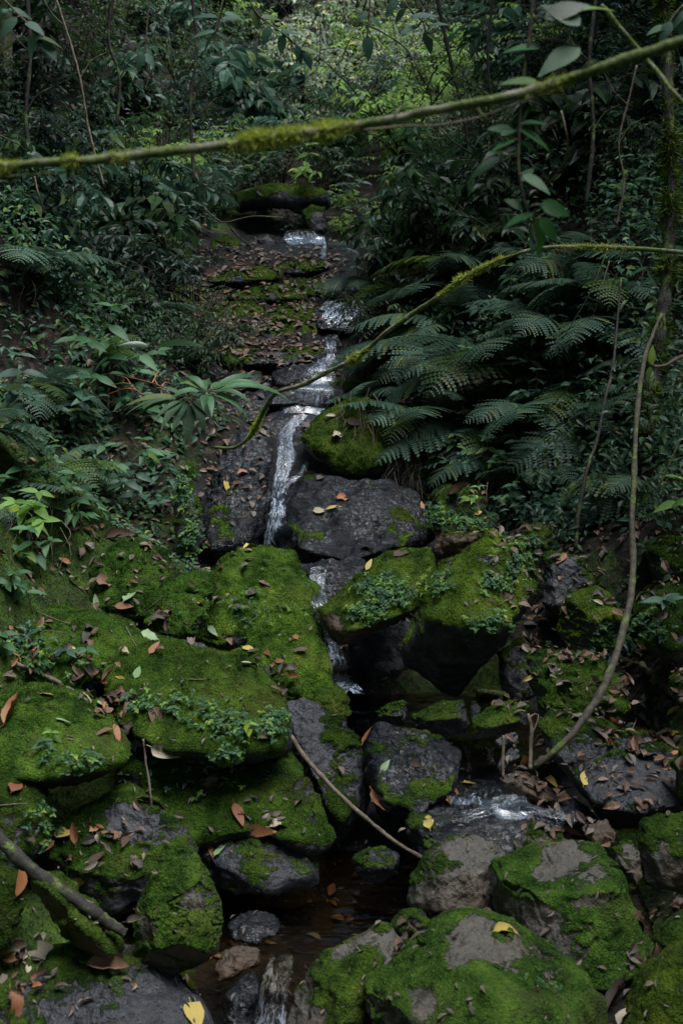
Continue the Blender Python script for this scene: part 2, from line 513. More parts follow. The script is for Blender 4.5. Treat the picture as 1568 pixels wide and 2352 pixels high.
def rock(name, label, poly, d=None, D=.22, lean=.35, n=2.5, facets=(), bump=.05, moss=0.0, mat='stone', seed=0, sub=6, bare=(), green=(),
         cat='boulder', group=None, tint=(1, 1, 1), ridge=None, soft=3, pile=1.0, strata=0.0, dy=0.0, edge=.55, nzk=.9):
    """A boulder: outline poly in picture coordinates, its own depth d, half thickness D (x its width); lean tips the top away."""
    P = np.asarray(poly, float)
    x, y = P[:, 0], P[:, 1]
    x2, y2 = np.roll(x, -1), np.roll(y, -1)
    cr = x * y2 - x2 * y
    A = cr.sum() / 2
    c = np.array([((x + x2) * cr).sum(), ((y + y2) * cr).sum()]) / (6 * A)
    th = np.linspace(-math.pi, math.pi, 361)[:-1]
    dx, dyv = np.cos(th), -np.sin(th)
    Rr = np.zeros(360)
    for a in range(len(P)):
        p, q = P[a] - c, P[(a + 1) % len(P)] - c
        e = q - p
        den = dx * e[1] - dyv * e[0]
        den = np.where(abs(den) < 1e-9, 1e-9, den)
        t = (p[0] * e[1] - p[1] * e[0]) / den
        s = (p[0] * dyv - p[1] * dx) / den
        ok = (t > 0) & (s >= -1e-6) & (s <= 1 + 1e-6)
        Rr = np.where(ok, np.maximum(Rr, t), Rr)
    for _ in range(2):
        Rr = (np.roll(Rr, 1) + 2 * Rr + np.roll(Rr, -1)) / 4
    wpx = max(x.max() - x.min(), 1)
    if d is None:
        vb = y.max() - .06 * (y.max() - y.min())
        h = ghit(c[0], vb)
        d = (h - CAM) @ FWD + .55 * D * wpx / F * 6.5
    d += dy
    k = d / F
    size = wpx * k
    Dm = D * size * 1.0
    V0, T = ico(sub)
    a, b, cc = V0[:, 0], V0[:, 1], V0[:, 2]
    m = np.hypot(a, b)
    s = (m ** n + np.abs(cc) ** n) ** (-1 / n)
    m = m * s; cz = cc * s
    ang = np.arctan2(b, a)
    RR = np.interp(ang, th, Rr, period=2 * math.pi)
    du, dv = RR * np.cos(ang) * m * k, RR * np.sin(ang) * m * k
    C = at(c[0], c[1], d)
    V = np.outer(du, RIGHT) + np.outer(dv, UP) + np.outer(-cz * Dm + lean * dv, FWD)
    if ridge:
        # block: hull of the outline, the near edges and a smaller back, rounded a little
        pl = .5 * lean
        H = [RIGHT * ((p[0] - c[0]) * k) + UP * ((c[1] - p[1]) * k) + FWD * (pl * (c[1] - p[1]) * k) for p in P]
        H += [RIGHT * ((u - c[0]) * k) + UP * ((c[1] - v) * k) + FWD * (pl * (c[1] - v) * k - q * size) for u, v, q in ridge]
        H += [RIGHT * ((p[0] - c[0]) * k * .72) + UP * ((c[1] - p[1]) * k * .72) + FWD * (Dm * 1.3 + pl * (c[1] - p[1]) * k) for p in P]
        cen = np.mean(H, axis=0)
        hb = bmesh.new()
        for h in H: hb.verts.new(h - cen)
        bmesh.ops.convex_hull(hb, input=hb.verts[:])
        hb.normal_update()
        pn = np.array([f.normal[:] for f in hb.faces]); pd = np.array([f.verts[0].co.dot(f.normal) for f in hb.faces])
        hb.free()
        sg = np.sign(pd); pn *= sg[:, None]; pd = np.abs(pd) + 1e-6
        tt = np.full(len(V0), 1e9)
        for q in range(len(pn)):
            dn = V0 @ pn[q]
            tt = np.minimum(tt, np.where(dn > 1e-6, pd[q] / np.maximum(dn, 1e-6), 1e9))
        V = V0 * tt[:, None]
        for _ in range(soft):
            acc = np.zeros_like(V); cnt_ = np.zeros(len(V))
            for e0, e1 in ((0, 1), (1, 2), (2, 0)):
                np.add.at(acc, T[:, e0], V[T[:, e1]]); np.add.at(cnt_, T[:, e0], 1)
            V = V * .4 + acc / cnt_[:, None] * .6
        V = V + cen
    for (fx, fy, fz, fd) in (() if ridge else facets):
        nn = np.array([fx, fy, fz], float); nn /= np.linalg.norm(nn)
        sv = V @ nn
        lim = fd * sv.max()
        over = np.maximum(sv - lim, 0)
        V = V - np.outer(over * .93, nn)
    so = seed * 7.13 + (sum(map(ord, label)) % 97)
    N = vnormals(V, T)
    q = V / size
    disp = bump * 1.1 * fbm(q * 2.4 + so, 3) + bump * .7 * (np.abs(fbm(q * 4.5 + so + 9, 3)) - .3) + bump * .45 * fbm(q * 10 + so, 3) + .010 * fbm(V * 22 + so, 3) / max(size, .1) * .4
    ck = fbm(q * 2.1 + so + 31, 3)
    disp = disp - .022 * np.exp(-(ck / .035) ** 2) - .012 * np.exp(-((fbm(q * 4.3 + so + 47, 3) - .1) / .03) ** 2)
    if strata:
        bd = (V @ np.array([.12, -.35, .93])) / size
        st = np.sin(2 * math.pi * (bd * 7 + .5 * fbm(q * 2 + so, 2)))
        disp = disp + strata * np.sign(st) * np.abs(st) ** .4
    V = V + N * (disp * size)[:, None]
    N = vnormals(V, T)
    W = V + C
    mk = nzk * (N[:, 2] - .42) + .5 * fbm(W * 5.0 + so, 4) + .34 * fbm(q * 2.2 + so + 5, 2) + moss
    pu, pv = proj(W)
    bn = .25 + 1.5 * np.clip(.5 + .5 * fbm(np.stack([W[:, 0] * 5 + W[:, 2] * 3, W[:, 1] * 5, W[:, 2] * 16 - W[:, 0] * 4], 1) + so, 4), 0, 1) if bare else 0
    for (bu, bv, br, ba) in bare:
        mk = mk - ba * bn * np.exp(-((pu - bu) ** 2 + (pv - bv) ** 2) / (br * br))
    mk = np.clip(.5 + mk, 0, 1)
    ms = sstep(.4, .7, mk)
    cus = .5 + .5 * np.abs(vnoise(W * 9 + so)) + .5 * np.abs(vnoise(W * 24 + so))
    V = V + N * (ms * cus * .009 * pile ** 2 - (1 - ms) * .004)[:, None]
    N = vnormals(V, T)
    W = V + C
    if moss <= -2: mk = mk * 0
    me = mesh(name, V, T, M[mat], attrs={'moss': mk})
    o = link(name, me, loc=C)
    tag(o, label, cat, group)
    o.color = (*tint, 1)
    register(W, T, o)
    if mk.max() > .5:
        MOSSY.append((o, V, T, N, mk, C, pile))
    return o
# ------------------------------------------------------------------ boulders and slabs (outline in picture coordinates -> real size at its distance)
BK = 'mossy boulders of the left bank'
RK = {}
def rk(key, *a, **k):
    if key in ('front_big', 'front_left', 'front_right', 'right_big', 'right_tan', 'right_edge', 'right_low', 'upright', 'pool_back', 'pool_slab', 'row_middle', 'row_right'):
        k['bump'] = .028; k['pile'] = .62
    if key.startswith('ledge') or key in ('bank_wall', 'fall_moss_r', 'top_wall', 'right_shadow', 'log_under', 'cascade_stone', 'bank_right_a', 'bank_right_b', 'left_low', 'left_wall', 'corner_left', 'right_low', 'bank_right_d', 'top_stone_b', 'fall_foot'):
        k['sub'] = 5
    if key in ('dark_slab', 'overhang'): k['sub'] = 6
    RK[key] = rock(*a, ridge=RIDGE.get(key), tint=TINT.get(key, (.85, .9, .8)), **k)

RIDGE = {    # near edges of the angular blocks: picture point, nearness as a share of the block's width
    'tilted': [(975,1400,0.5),(1045,1430,0.62),(1130,1440,0.58),(1200,1375,0.35),(1000,1560,0.2),(1050,1590,0.1)],
    'log_boulder': [(775,1450,0.22),(814,1440,0.4),(894,1416,0.45),(955,1396,0.38),(900,1330,0.2)],
    'bright_block': [(1312,1385,0.25),(1345,1425,0.5),(1400,1410,0.42),(1424,1430,0.3),(1376,1495,0.2),(1334,1480,0.25)],
    'grey_plate': [(1262,1290,0.16),(1330,1300,0.18),(1345,1350,0.2),(1270,1390,0.22)],
    'right_big': [(1135,2000,0.2),(1200,2010,0.42),(1300,2018,0.5),(1395,2012,0.4),(1250,2180,0.5),(1350,2220,0.45),(1450,2180,0.32)],
    'right_tan': [(1000,1990,0.32),(1005,2070,0.38),(1060,1995,0.36),(1110,2110,0.28)],
    'front_big': [(1000,2215,0.35),(1100,2220,0.5),(1210,2235,0.45),(1300,2280,0.4),(940,2270,0.4),(1100,2420,0.7)],
    'front_left': [(780,2235,0.42),(870,2205,0.36),(750,2350,0.55)],
    'upright': [(440,2000,0.28),(462,2080,0.42),(430,2140,0.48),(475,2160,0.4),(370,2160,0.36),(350,2100,0.3)],
    'row_small': [(890,1642,0.4),(920,1642,0.35)],
    'row_middle': [(980,1652,0.3),(1050,1642,0.42)],
    'row_right': [(1110,1668,0.35),(1180,1652,0.4)],
    'brown_stone': [(1030,1245,0.38),(1085,1238,0.42)],
    'dark_slab': [(870,1810,0.42),(960,1840,0.52),(1035,1795,0.4)],
    'right_slab': [(1330,1810,0.34),(1430,1830,0.42),(1530,1810,0.36)],
    'pool_slab': [(520,1972,0.26),(620,1985,0.32),(720,1985,0.22),(600,2030,0.28)],
    'fall_right': [(690,1250,0.4),(800,1278,0.5),(920,1255,0.4),(960,1220,0.2)],
    'fall_left': [(500,1250,0.35),(570,1240,0.42),(600,1180,0.2)],
    'mid_slab': [(720,1765,0.35),(780,1870,0.45),(825,1830,0.3)],
    'overhang': [(290,1650,0.28),(400,1692,0.46),(525,1698,0.5),(640,1685,0.4)],
    'lower_left': [(60,1765,0.34),(180,1748,0.42),(285,1732,0.3)],
    'leafy': [(180,1985,.16),(300,2000,.2),(400,1985,.14)],
    'squared': [(120,2030,0.22),(200,2105,0.25),(262,2180,0.28)],
    'right_edge': [(1480,1950,0.3),(1560,1950,0.4),(1520,2020,0.3)],
    'pool_back': [(840,1985,0.35),(895,1985,0.35)],
    'cascade_stone': [(1290,1875,0.35)],
    'grey_chip': [(1160,1705,0.3)],
    'grey_chip2': [(1168,1745,0.3)],
    'brown_flat': [(1200,1810,0.3),(1250,1835,0.25)],
}
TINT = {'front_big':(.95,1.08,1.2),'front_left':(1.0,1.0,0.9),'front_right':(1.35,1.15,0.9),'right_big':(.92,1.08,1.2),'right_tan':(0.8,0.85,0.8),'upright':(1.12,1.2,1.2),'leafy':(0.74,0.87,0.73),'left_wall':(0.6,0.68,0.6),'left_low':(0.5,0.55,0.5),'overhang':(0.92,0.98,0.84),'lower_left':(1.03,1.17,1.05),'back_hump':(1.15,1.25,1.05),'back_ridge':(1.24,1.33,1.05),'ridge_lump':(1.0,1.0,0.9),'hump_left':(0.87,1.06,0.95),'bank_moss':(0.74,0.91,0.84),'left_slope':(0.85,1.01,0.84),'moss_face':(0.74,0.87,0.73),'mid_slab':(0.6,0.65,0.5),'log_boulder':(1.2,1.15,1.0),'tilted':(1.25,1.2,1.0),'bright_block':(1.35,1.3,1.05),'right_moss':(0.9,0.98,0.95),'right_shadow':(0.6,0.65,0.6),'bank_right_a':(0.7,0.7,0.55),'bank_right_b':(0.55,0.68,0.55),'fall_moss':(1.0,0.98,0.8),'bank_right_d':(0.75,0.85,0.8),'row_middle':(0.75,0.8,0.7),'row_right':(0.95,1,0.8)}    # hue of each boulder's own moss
ground.color = (.6, .68, .55, 1)
# --- front, around the pool
rk('front_big', 'boulder', 'broad moss boulder with bare grey stripes on top, at the bottom beside the pool outlet',
   [(820,2270),(880,2240),(960,2195),(995,2155),(1045,2131),(1095,2131),(1165,2141),(1210,2165),(1255,2200),(1310,2220),(1360,2250),(1390,2295),(1405,2400),(1300,2520),(1000,2540),(850,2430)],
   d=4.75, D=.34, lean=.7, moss=.42, mat='stone_tan', bump=.055, sub=7, bare=[(1085,2150,55,1.15),(1150,2170,58,1.15),(1215,2195,45,1.1),(1040,2205,30,.6),(985,2300,45,.9),(1270,2225,30,.9)])
rk('front_left', 'boulder', 'moss boulder with tan bare top, left of the broad striped boulder at the pool outlet',
   [(640,2400),(665,2290),(690,2240),(740,2200),(784,2178),(834,2150),(874,2134),(904,2144),(920,2170),(950,2182),(955,2205),(930,2330),(850,2420),(740,2450)],
   d=5.0, D=.34, lean=.5, moss=.22, mat='stone_tan', bump=.05, bare=[(905,2165,38,1.0),(840,2150,30,.7),(700,2330,60,.8),(790,2180,30,.5)])
rk('front_right', 'boulder', 'yellowish green moss boulder cut off by the bottom corner, right of the broad striped boulder',
   [(1400,2400),(1440,2310),(1470,2270),(1500,2240),(1534,2215),(1600,2180),(1680,2200),(1700,2400),(1600,2480),(1450,2480)],
   d=4.65, D=.36, lean=.5, moss=.6, mat='stone_tan', bump=.06)
rk('right_big', 'boulder', 'largest moss covered boulder on the right of the pool, with bare grey top',
   [(1130,1985),(1175,1961),(1235,1951),(1285,1941),(1335,1936),(1385,1941),(1405,1961),(1412,2031),(1428,2091),(1462,2121),(1497,2186),(1497,2231),(1475,2256),(1400,2268),(1335,2240),(1260,2215),(1225,2180),(1185,2145),(1145,2111),(1130,2061)],
   d=5.25, D=.36, lean=.55, n=3.2, moss=.30, mat='stone_tan', bump=.045, sub=7, facets=[(.05,-.35,.94,.86),(-.1,-.95,.3,.82)],
   bare=[(1330,1960,80,1.15),(1260,1980,45,.9),(1235,2010,20,.6),(1190,2110,50,.8),(1250,2125,40,.6),(1290,2200,45,.6)])
rk('right_tan', 'boulder', 'brown sided boulder with mossy left flank, between the pool and the largest moss boulder',
   [(929,2076),(940,2030),(960,1990),(995,1950),(1035,1926),(1095,1921),(1135,1945),(1172,1968),(1150,2010),(1150,2065),(1152,2125),(1084,2129),(1034,2123),(1000,2100),(970,2092),(935,2088)],
   d=5.45, D=.34, lean=.4, n=3, moss=.22, mat='stone_tan', facets=[(.45,-.85,.15,.72),(-.75,-.4,.5,.8)], bare=[(1080,2040,85,1.6),(1040,2090,55,1.2),(1120,1960,55,1.3)])
rk('right_grey', 'stone', 'pale grey rounded stone lying behind the largest moss boulder',
   [(1174,1936),(1209,1906),(1234,1901),(1294,1919),(1306,1940),(1290,1965),(1235,1975),(1178,1968)], d=5.75, D=.36, moss=-.35, mat='stone_tan', sub=5)
rk('right_wedge', 'stone', 'small pale grey wedge stone jammed between two right boulders',
   [(1397,1950),(1424,1938),(1454,1936),(1471,1961),(1468,2015),(1454,2034),(1434,2014),(1412,1979)], d=5.4, D=.4, moss=-.6, mat='stone_tan', sub=5)
rk('right_edge', 'boulder', 'tall boulder with hanging moss under its side, cut by the right edge of the view',
   [(1460,1920),(1479,1886),(1530,1876),(1600,1872),(1670,1900),(1680,2000),(1600,2060),(1474,2034),(1464,1980)], d=5.45, D=.36, n=3, lean=.35, moss=.12, mat='stone_tan', bare=[(1510,1990,45,.8),(1520,1930,26,.6)])
rk('right_low', 'boulder', 'low mossy stone at the right edge under the tall boulder with hanging moss',
   [(1499,2161),(1524,2131),(1580,2100),(1640,2110),(1660,2180),(1600,2215),(1529,2205)], d=5.0, D=.36, moss=.3, mat='stone')
rk('right_gap', 'stone', 'shadowed brown stone in the gap beneath the pale wedge stone',
   [(1420,2040),(1470,2040),(1490,2090),(1500,2150),(1470,2170),(1440,2110)], d=5.5, D=.4, moss=-.2, mat='stone_brown', sub=5)
rk('pool_chip', 'stone', 'small dark stone with mossy corner at the right rim of the pool',
   [(897,2131),(924,2101),(959,2089),(984,2109),(996,2131),(972,2160),(919,2155)], d=5.15, D=.42, moss=-.1, mat='stone_dark', sub=5)
rk('pool_chip2', 'stone', 'brown stone tucked under the brown sided boulder by the pool',
   [(983,2100),(992,2078),(1020,2088),(1036,2122),(1030,2142),(995,2142)], d=5.35, D=.42, moss=-.1, mat='stone_brown', sub=5)
rk('pool_back', 'stone', 'dark cracked stone standing in the water at the back of the pool',
   [(809,1971),(844,1951),(884,1949),(921,1966),(916,2011),(880,2026),(844,2027),(813,2005)], d=5.95, D=.42, n=3.2, moss=-.35, mat='stone_dark', facets=[(.1,-.5,.85,.75)], sub=6)
rk('pool_wet', 'stone', 'low wet black stone breaking the surface of the pool',
   [(520,2124),(545,2112),(575,2108),(620,2114),(648,2122),(646,2136),(590,2150),(532,2144)], d=5.30, D=.4, lean=2.0, moss=-3, mat='stone_wet', bump=.05, sub=5)
rk('pool_slab', 'slab', 'smooth dark blue grey slab with moss spots rising from the back of the pool',
   [(420,1921),(450,1896),(500,1900),(600,1910),(680,1903),(715,1933),(740,1975),(747,2015),(735,2035),(650,2040),(550,2040),(492,2038),(470,1995),(430,1960)],
   d=5.95, D=.22, lean=.9, n=3.5, moss=-.22, mat='stone_dark', bump=.025, facets=[(.1,-.55,.83,.72)])
rk('upright', 'boulder', 'upright pear shaped moss boulder in front of the pool',
   [(380,1946),(425,1943),(450,1966),(480,2011),(495,2051),(510,2101),(509,2151),(500,2191),(480,2206),(455,2205),(425,2222),(390,2240),(345,2240),(320,2216),(309,2176),(305,2126),(320,2071),(340,2031),(360,1981)],
   d=5.05, D=.44, lean=.22, n=2.6, moss=.36, mat='stone_tan', bump=.05, sub=7, nzk=.55, facets=[(.75,-.6,.25,.74),(-.5,-.85,.15,.86)],
   bare=[(440,2065,26,.9),(330,2130,30,.7),(430,1975,20,.4),(350,2230,35,.8)])
rk('pool_lip', 'stone', 'wet brown stone at the pool outlet under the dam of fallen leaves',
   [(488,2218),(515,2191),(550,2181),(597,2186),(592,2213),(550,2235),(500,2245)], d=5.0, D=.42, lean=.6, moss=-3, mat='stone_brown', sub=5)
rk('outlet', 'stone', 'dark wet stone splitting the outlet rivulet at the bottom of the view',
   [(518,2285),(545,2251),(580,2239),(598,2261),(584,2326),(575,2400),(520,2390)], d=4.85, D=.42, moss=-3, mat='stone_wet', sub=5)
rk('squared', 'boulder', 'squared log shaped mossy stone slanting down beside the upright pear shaped boulder',
   [(52,2018),(115,2008),(188,2072),(242,2128),(292,2178),(285,2200),(262,2220),(222,2208),(180,2178),(138,2123),(98,2078)], d=5.0, D=.22, lean=.15, n=4.5, moss=.22, mat='stone_brown', bump=.03, nzk=.6, facets=[(.35,-.5,.8,.55),(-.3,-.9,-.1,.6)])
rk('slab_front', 'slab', 'long bare grey slab with faint moss along the bottom left of the view',
   [(60,2250),(110,2234),(200,2232),(300,2240),(365,2262),(420,2285),(460,2310),(500,2370),(480,2450),(20,2450),(30,2300)],
   d=4.85, D=.20, lean=1.6, n=3, moss=-.42, mat='stone_dark', bump=.03, strata=.006)
rk('corner_left', 'boulder', 'mossy stone in the lower left corner under dead leaves',
   [(-60,2300),(0,2270),(40,2290),(70,2330),(110,2400),(60,2450),(-60,2450)], d=4.6, D=.4, moss=.2, sub=5)
rk('leafy', 'boulder', 'flat topped boulder strewn with dead leaves, behind the upright pear shaped boulder',
   [(140,1896),(200,1863),(240,1853),(280,1856),(340,1884),(400,1911),(440,1941),(465,1975),(440,2030),(380,2050),(330,2070),(250,2075),(180,2045),(100,1990),(80,1930)],
   d=5.6, D=.32, lean=1.0, moss=.18, mat='stone', facets=[(.05,-.45,.9,.78)], bare=[(280,1880,40,.7),(330,1900,30,.5)])
rk('left_wall', 'boulder', 'steep mossy rock face at the left edge above the squared mossy stone',
   [(-80,1790),(0,1775),(60,1790),(105,1830),(110,1880),(105,1940),(60,1990),(0,2010),(-80,2000)], d=5.55, D=.36, lean=.4, moss=.3)
rk('left_low', 'boulder', 'dark mossy rock in the hollow at the left edge, below the squared mossy stone',
   [(-80,2020),(0,1990),(40,2020),(55,2080),(40,2140),(10,2190),(-80,2210)], d=5.3, D=.36, lean=.3, moss=.15)
# --- left bank
rk('overhang', 'boulder', 'great dome of a moss boulder with a dark overhang below, middle of the left bank',
   [(232,1540),(262,1512),(300,1496),(350,1487),(420,1488),(480,1495),(550,1506),(600,1545),(645,1600),(667,1642),(670,1707),(652,1738),(600,1730),(525,1724),(475,1748),(410,1745),(340,1720),(300,1680),(265,1640),(240,1590)],
   d=6.35, D=.36, lean=.95, n=2.6, moss=.44, mat='stone', bump=.03, sub=7)
rk('lower_left', 'boulder', 'wide sloping moss boulder at the left edge beside a drift of dead leaves',
   [(-90,1620),(0,1600),(50,1590),(100,1587),(165,1607),(220,1637),(265,1667),(295,1697),(316,1740),(280,1760),(240,1768),(200,1773),(165,1793),(120,1815),(0,1830),(-90,1800)],
   d=5.85, D=.34, lean=.95, moss=.44, bump=.035)
rk('back_hump', 'boulder', 'tall moss boulder nearest the main fall, highest of the left bank',
   [(478,1330),(500,1300),(520,1285),(560,1270),(600,1265),(640,1268),(668,1278),(680,1310),(712,1340),(735,1380),(752,1425),(747,1470),(700,1490),(600,1500),(500,1490),(440,1460),(455,1400)],
   d=7.75, D=.34, lean=.85, n=2.8, moss=.5, bump=.035)
rk('back_ridge', 'boulder', 'bright moss ridge beside the little fall into the middle pool',
   [(520,1500),(600,1462),(700,1452),(747,1488),(765,1530),(770,1575),(745,1600),(700,1612),(640,1590),(580,1555)], d=7.15, D=.34, lean=.9, moss=.5, bump=.035)
rk('ridge_lump', 'stone', 'round moss lump at the rim of the middle pool',
   [(700,1597),(735,1578),(775,1580),(800,1610),(797,1645),(760,1660),(710,1645)], d=6.95, D=.42, lean=.5, moss=.5, sub=5)
rk('hump_left', 'boulder', 'rounded moss hump left of the tallest moss boulder',
   [(350,1385),(375,1350),(410,1322),(450,1313),(482,1322),(492,1352),(480,1420),(445,1465),(390,1462),(340,1430)], d=7.35, D=.36, lean=.8, moss=.46, bump=.04)
rk('bank_moss', 'boulder', 'mossy boulder below the leafy left bank, with large curled leaves above it',
   [(205,1300),(250,1257),(300,1240),(350,1260),(382,1292),(390,1325),(375,1360),(350,1420),(280,1420),(220,1380)], d=7.7, D=.34, lean=.8, moss=.42, bump=.045)
rk('left_slope', 'boulder', 'low moss slope above the dome boulder, crossed by thin twigs',
   [(30,1450),(100,1408),(180,1405),(260,1430),(330,1450),(420,1465),(500,1490),(480,1530),(340,1540),(240,1560),(180,1590),(90,1560),(30,1510)], d=6.75, D=.26, lean=1.4, moss=.48, bump=.04)
rk('moss_face', 'boulder', 'mossy rock face below the overhang of the dome boulder',
   [(300,1710),(370,1730),(480,1742),(660,1745),(695,1780),(742,1870),(752,1930),(700,1925),(640,1895),(560,1908),(440,1915),(380,1890),(320,1840)], d=6.15, D=.24, lean=.8, n=3, moss=.42, bump=.04, facets=[(0,-.6,.8,.7)])
rk('mid_slab', 'slab', 'grey slab with thin moss between the dome boulder and the dark wet slab',
   [(640,1612),(700,1602),(745,1635),(786,1650),(816,1690),(838,1740),(853,1830),(842,1875),(792,1915),(750,1930),(705,1810),(680,1755),(662,1700)], d=6.5, D=.34, lean=.75, n=3.4, moss=-.02, mat='stone_dark', bump=.03, facets=[(.1,-.55,.83,.7)], bare=[(700,1660,45,.7),(720,1740,40,.7),(760,1800,40,.6)])
rk('bank_wall', 'boulder', 'narrow mossy rock wall at the left side of the main fall',
   [(400,1180),(405,1100),(430,1060),(455,1090),(462,1170),(466,1230),(455,1290),(415,1300)], d=9.0, D=.5, lean=.3, moss=.2)
# --- middle right
rk('log_boulder', 'boulder', 'long leaning moss boulder with a patch of creeper, just below the main fall',
   [(730,1400),(784,1352),(834,1312),(899,1270),(949,1255),(994,1255),(1004,1300),(988,1350),(954,1416),(894,1432),(814,1458),(775,1488),(752,1450)],
   d=7.55, D=.30, lean=.75, n=3, moss=.5, bump=.03, mat='stone_brown', facets=[(-.15,-.45,.88,.8)], bare=[(750,1440,38,1.0)])
rk('log_under', 'boulder', 'dark undercut rock holding up the long leaning moss boulder',
   [(790,1440),(900,1410),(960,1380),(990,1420),(950,1500),(915,1560),(860,1570),(800,1520)], d=7.95, D=.3, moss=-.6, mat='stone_dark', sub=5)
rk('tilted', 'boulder', 'great tilted moss boulder with a dark sheer front, right of the middle pool',
   [(909,1522),(944,1447),(974,1372),(999,1327),(1044,1302),(1084,1252),(1129,1212),(1156,1232),(1204,1255),(1212,1282),(1241,1312),(1238,1335),(1209,1369),(1184,1404),(1134,1454),(1104,1504),(1069,1569),(1044,1602),(994,1582),(934,1540)],
   d=7.25, D=.36, lean=.2, n=2.8, moss=.16, bump=.035, nzk=1.5, facets=[(.22,-.66,.72,.50),(-.42,-.86,-.28,.60),(.6,-.3,.5,.8)], mat='stone_dark')
rk('brown_stone', 'stone', 'bare brown stone perched behind the great tilted moss boulder',
   [(990,1275),(1019,1215),(1054,1202),(1104,1205),(1126,1217),(1086,1260),(1034,1290),(1000,1295)], d=7.9, D=.4, n=3, moss=-.45, mat='stone_brown', facets=[(-.1,-.85,.5,.75)])
rk('crack_stone', 'stone', 'small grey stone wedged between the long and the tilted moss boulders',
   [(998,1318),(1018,1293),(1060,1285),(1054,1312),(1020,1330)], d=7.4, D=.4, moss=-.3, mat='stone', sub=5)
rk('grey_plate', 'slab', 'upright grey slab with thin moss, right of the great tilted moss boulder',
   [(1244,1277),(1264,1265),(1334,1280),(1356,1312),(1376,1342),(1330,1400),(1304,1412),(1264,1410),(1244,1390)], d=7.6, D=.30, n=4, lean=.4, moss=-.2, mat='stone', facets=[(.15,-.8,.55,.62)], bump=.03)
rk('bright_block', 'boulder', 'bright green moss block leaning beside the upright grey slab',
   [(1305,1372),(1339,1355),(1381,1350),(1406,1377),(1426,1427),(1421,1477),(1376,1499),(1334,1484),(1284,1464),(1290,1440),(1315,1430)], d=7.15, D=.42, n=3, lean=.3, moss=.42, facets=[(-.1,-.5,.86,.74),(.2,-.95,.1,.78)])
rk('right_moss', 'boulder', 'rounded moss boulder in front of the liana, right of the row of small stones',
   [(1200,1540),(1219,1507),(1264,1495),(1324,1505),(1384,1530),(1424,1567),(1436,1630),(1340,1665),(1284,1667),(1234,1640),(1222,1595)], d=6.85, D=.36, lean=.55, moss=.42)
rk('right_shadow', 'boulder', 'shadowed mossy boulder between the tilted boulder and the rounded one by the liana',
   [(1140,1505),(1199,1475),(1224,1497),(1214,1537),(1224,1597),(1190,1615),(1150,1580)], d=7.2, D=.4, moss=.15)
rk('row_small', 'stone', 'smallest mossy stone of the row above the dark wet slab, nearest the middle pool',
   [(862,1647),(894,1620),(924,1612),(937,1632),(931,1669),(884,1676)], d=6.85, D=.42, moss=.05, n=3, facets=[(-.3,-.6,.75,.75)], mat='stone_dark', sub=6)
rk('row_middle', 'boulder', 'round topped mossy stone in the middle of the row above the dark wet slab',
   [(942,1647),(984,1625),(1024,1610),(1064,1610),(1082,1662),(1066,1690),(1024,1700),(949,1680)], d=6.8, D=.4, moss=.2, n=3, mat='stone_dark')
rk('row_right', 'boulder', 'flat mossy stone above the little two stranded fall',
   [(1080,1655),(1134,1625),(1184,1610),(1217,1625),(1212,1669),(1134,1690),(1084,1695)], d=6.75, D=.4, n=3, lean=.5, moss=.12, mat='stone', facets=[(0,-.5,.87,.75)])
rk('row_chip', 'stone', 'thin grey stone upright in the gap of the row of mossy stones',
   [(1077,1617),(1092,1612),(1108,1624),(1096,1660),(1080,1655)], d=6.95, D=.4, moss=-.6, mat='stone', sub=5)
rk('dark_slab', 'slab', 'dark wet slab in mid stream with few leaves stuck to it, left of the little two stranded fall',
   [(834,1722),(850,1690),(870,1670),(910,1670),(974,1680),(1034,1705),(1066,1727),(1056,1780),(1045,1815),(1005,1855),(950,1890),(895,1900),(860,1850),(842,1780)],
   d=6.35, D=.30, lean=1.2, n=3, moss=-.36, mat='stone_wet', bump=.03, sub=7, facets=[(0,-.4,.92,.8)])
rk('slab_foot', 'slab', 'wet black slab under the lower cascade, behind the brown sided boulder',
   [(930,1905),(985,1878),(1060,1870),(1150,1862),(1250,1868),(1300,1890),(1260,1925),(1150,1940),(1040,1940),(975,1965)], d=6.0, D=.2, lean=2.4, moss=-3, n=4, mat='stone_wet', bump=.03, facets=[(.1,-.3,.95,.45)])
rk('slab_corner', 'stone', 'mossy cornered stone below the yellow leaf, at the end of the lower cascade',
   [(935,1895),(950,1880),(985,1878),(1010,1905),(1020,1940),(985,1968),(968,1945)], d=5.85, D=.4, moss=-.1, mat='stone_dark', sub=5)
rk('right_slab', 'slab', 'broad bluish slab sloping below the end of the liana',
   [(1240,1672),(1290,1650),(1400,1672),(1500,1700),(1600,1760),(1620,1850),(1540,1880),(1470,1908),(1400,1890),(1340,1842),(1290,1790),(1250,1730)],
   d=6.2, D=.2, lean=1.3, n=3.2, moss=-.08, mat='stone_dark', bump=.03, bare=[(1400,1830,110,.7),(1500,1820,90,.6)], facets=[(0,-.45,.9,.75)])
rk('brown_flat', 'stone', 'flat brown stone pointing left beside the little two stranded fall',
   [(1140,1787),(1184,1771),(1240,1793),(1286,1826),(1266,1850),(1199,1842),(1182,1816)], d=6.25, D=.3, n=3, lean=.6, moss=-3, mat='stone_brown', bump=.03, strata=.008)
rk('grey_chip', 'stone', 'grey angular stone under the flat mossy stone of the row',
   [(1132,1702),(1160,1688),(1186,1680),(1192,1707),(1171,1720),(1150,1722)], d=6.5, D=.42, n=3.4, moss=-3, mat='stone', sub=5)
rk('grey_chip2', 'stone', 'grey slanting stone between the upright stick and the little fall',
   [(1142,1762),(1152,1738),(1176,1716),(1196,1722),(1190,1742),(1168,1766),(1150,1776)], d=6.4, D=.42, n=3.4, moss=-3, mat='stone', sub=5)
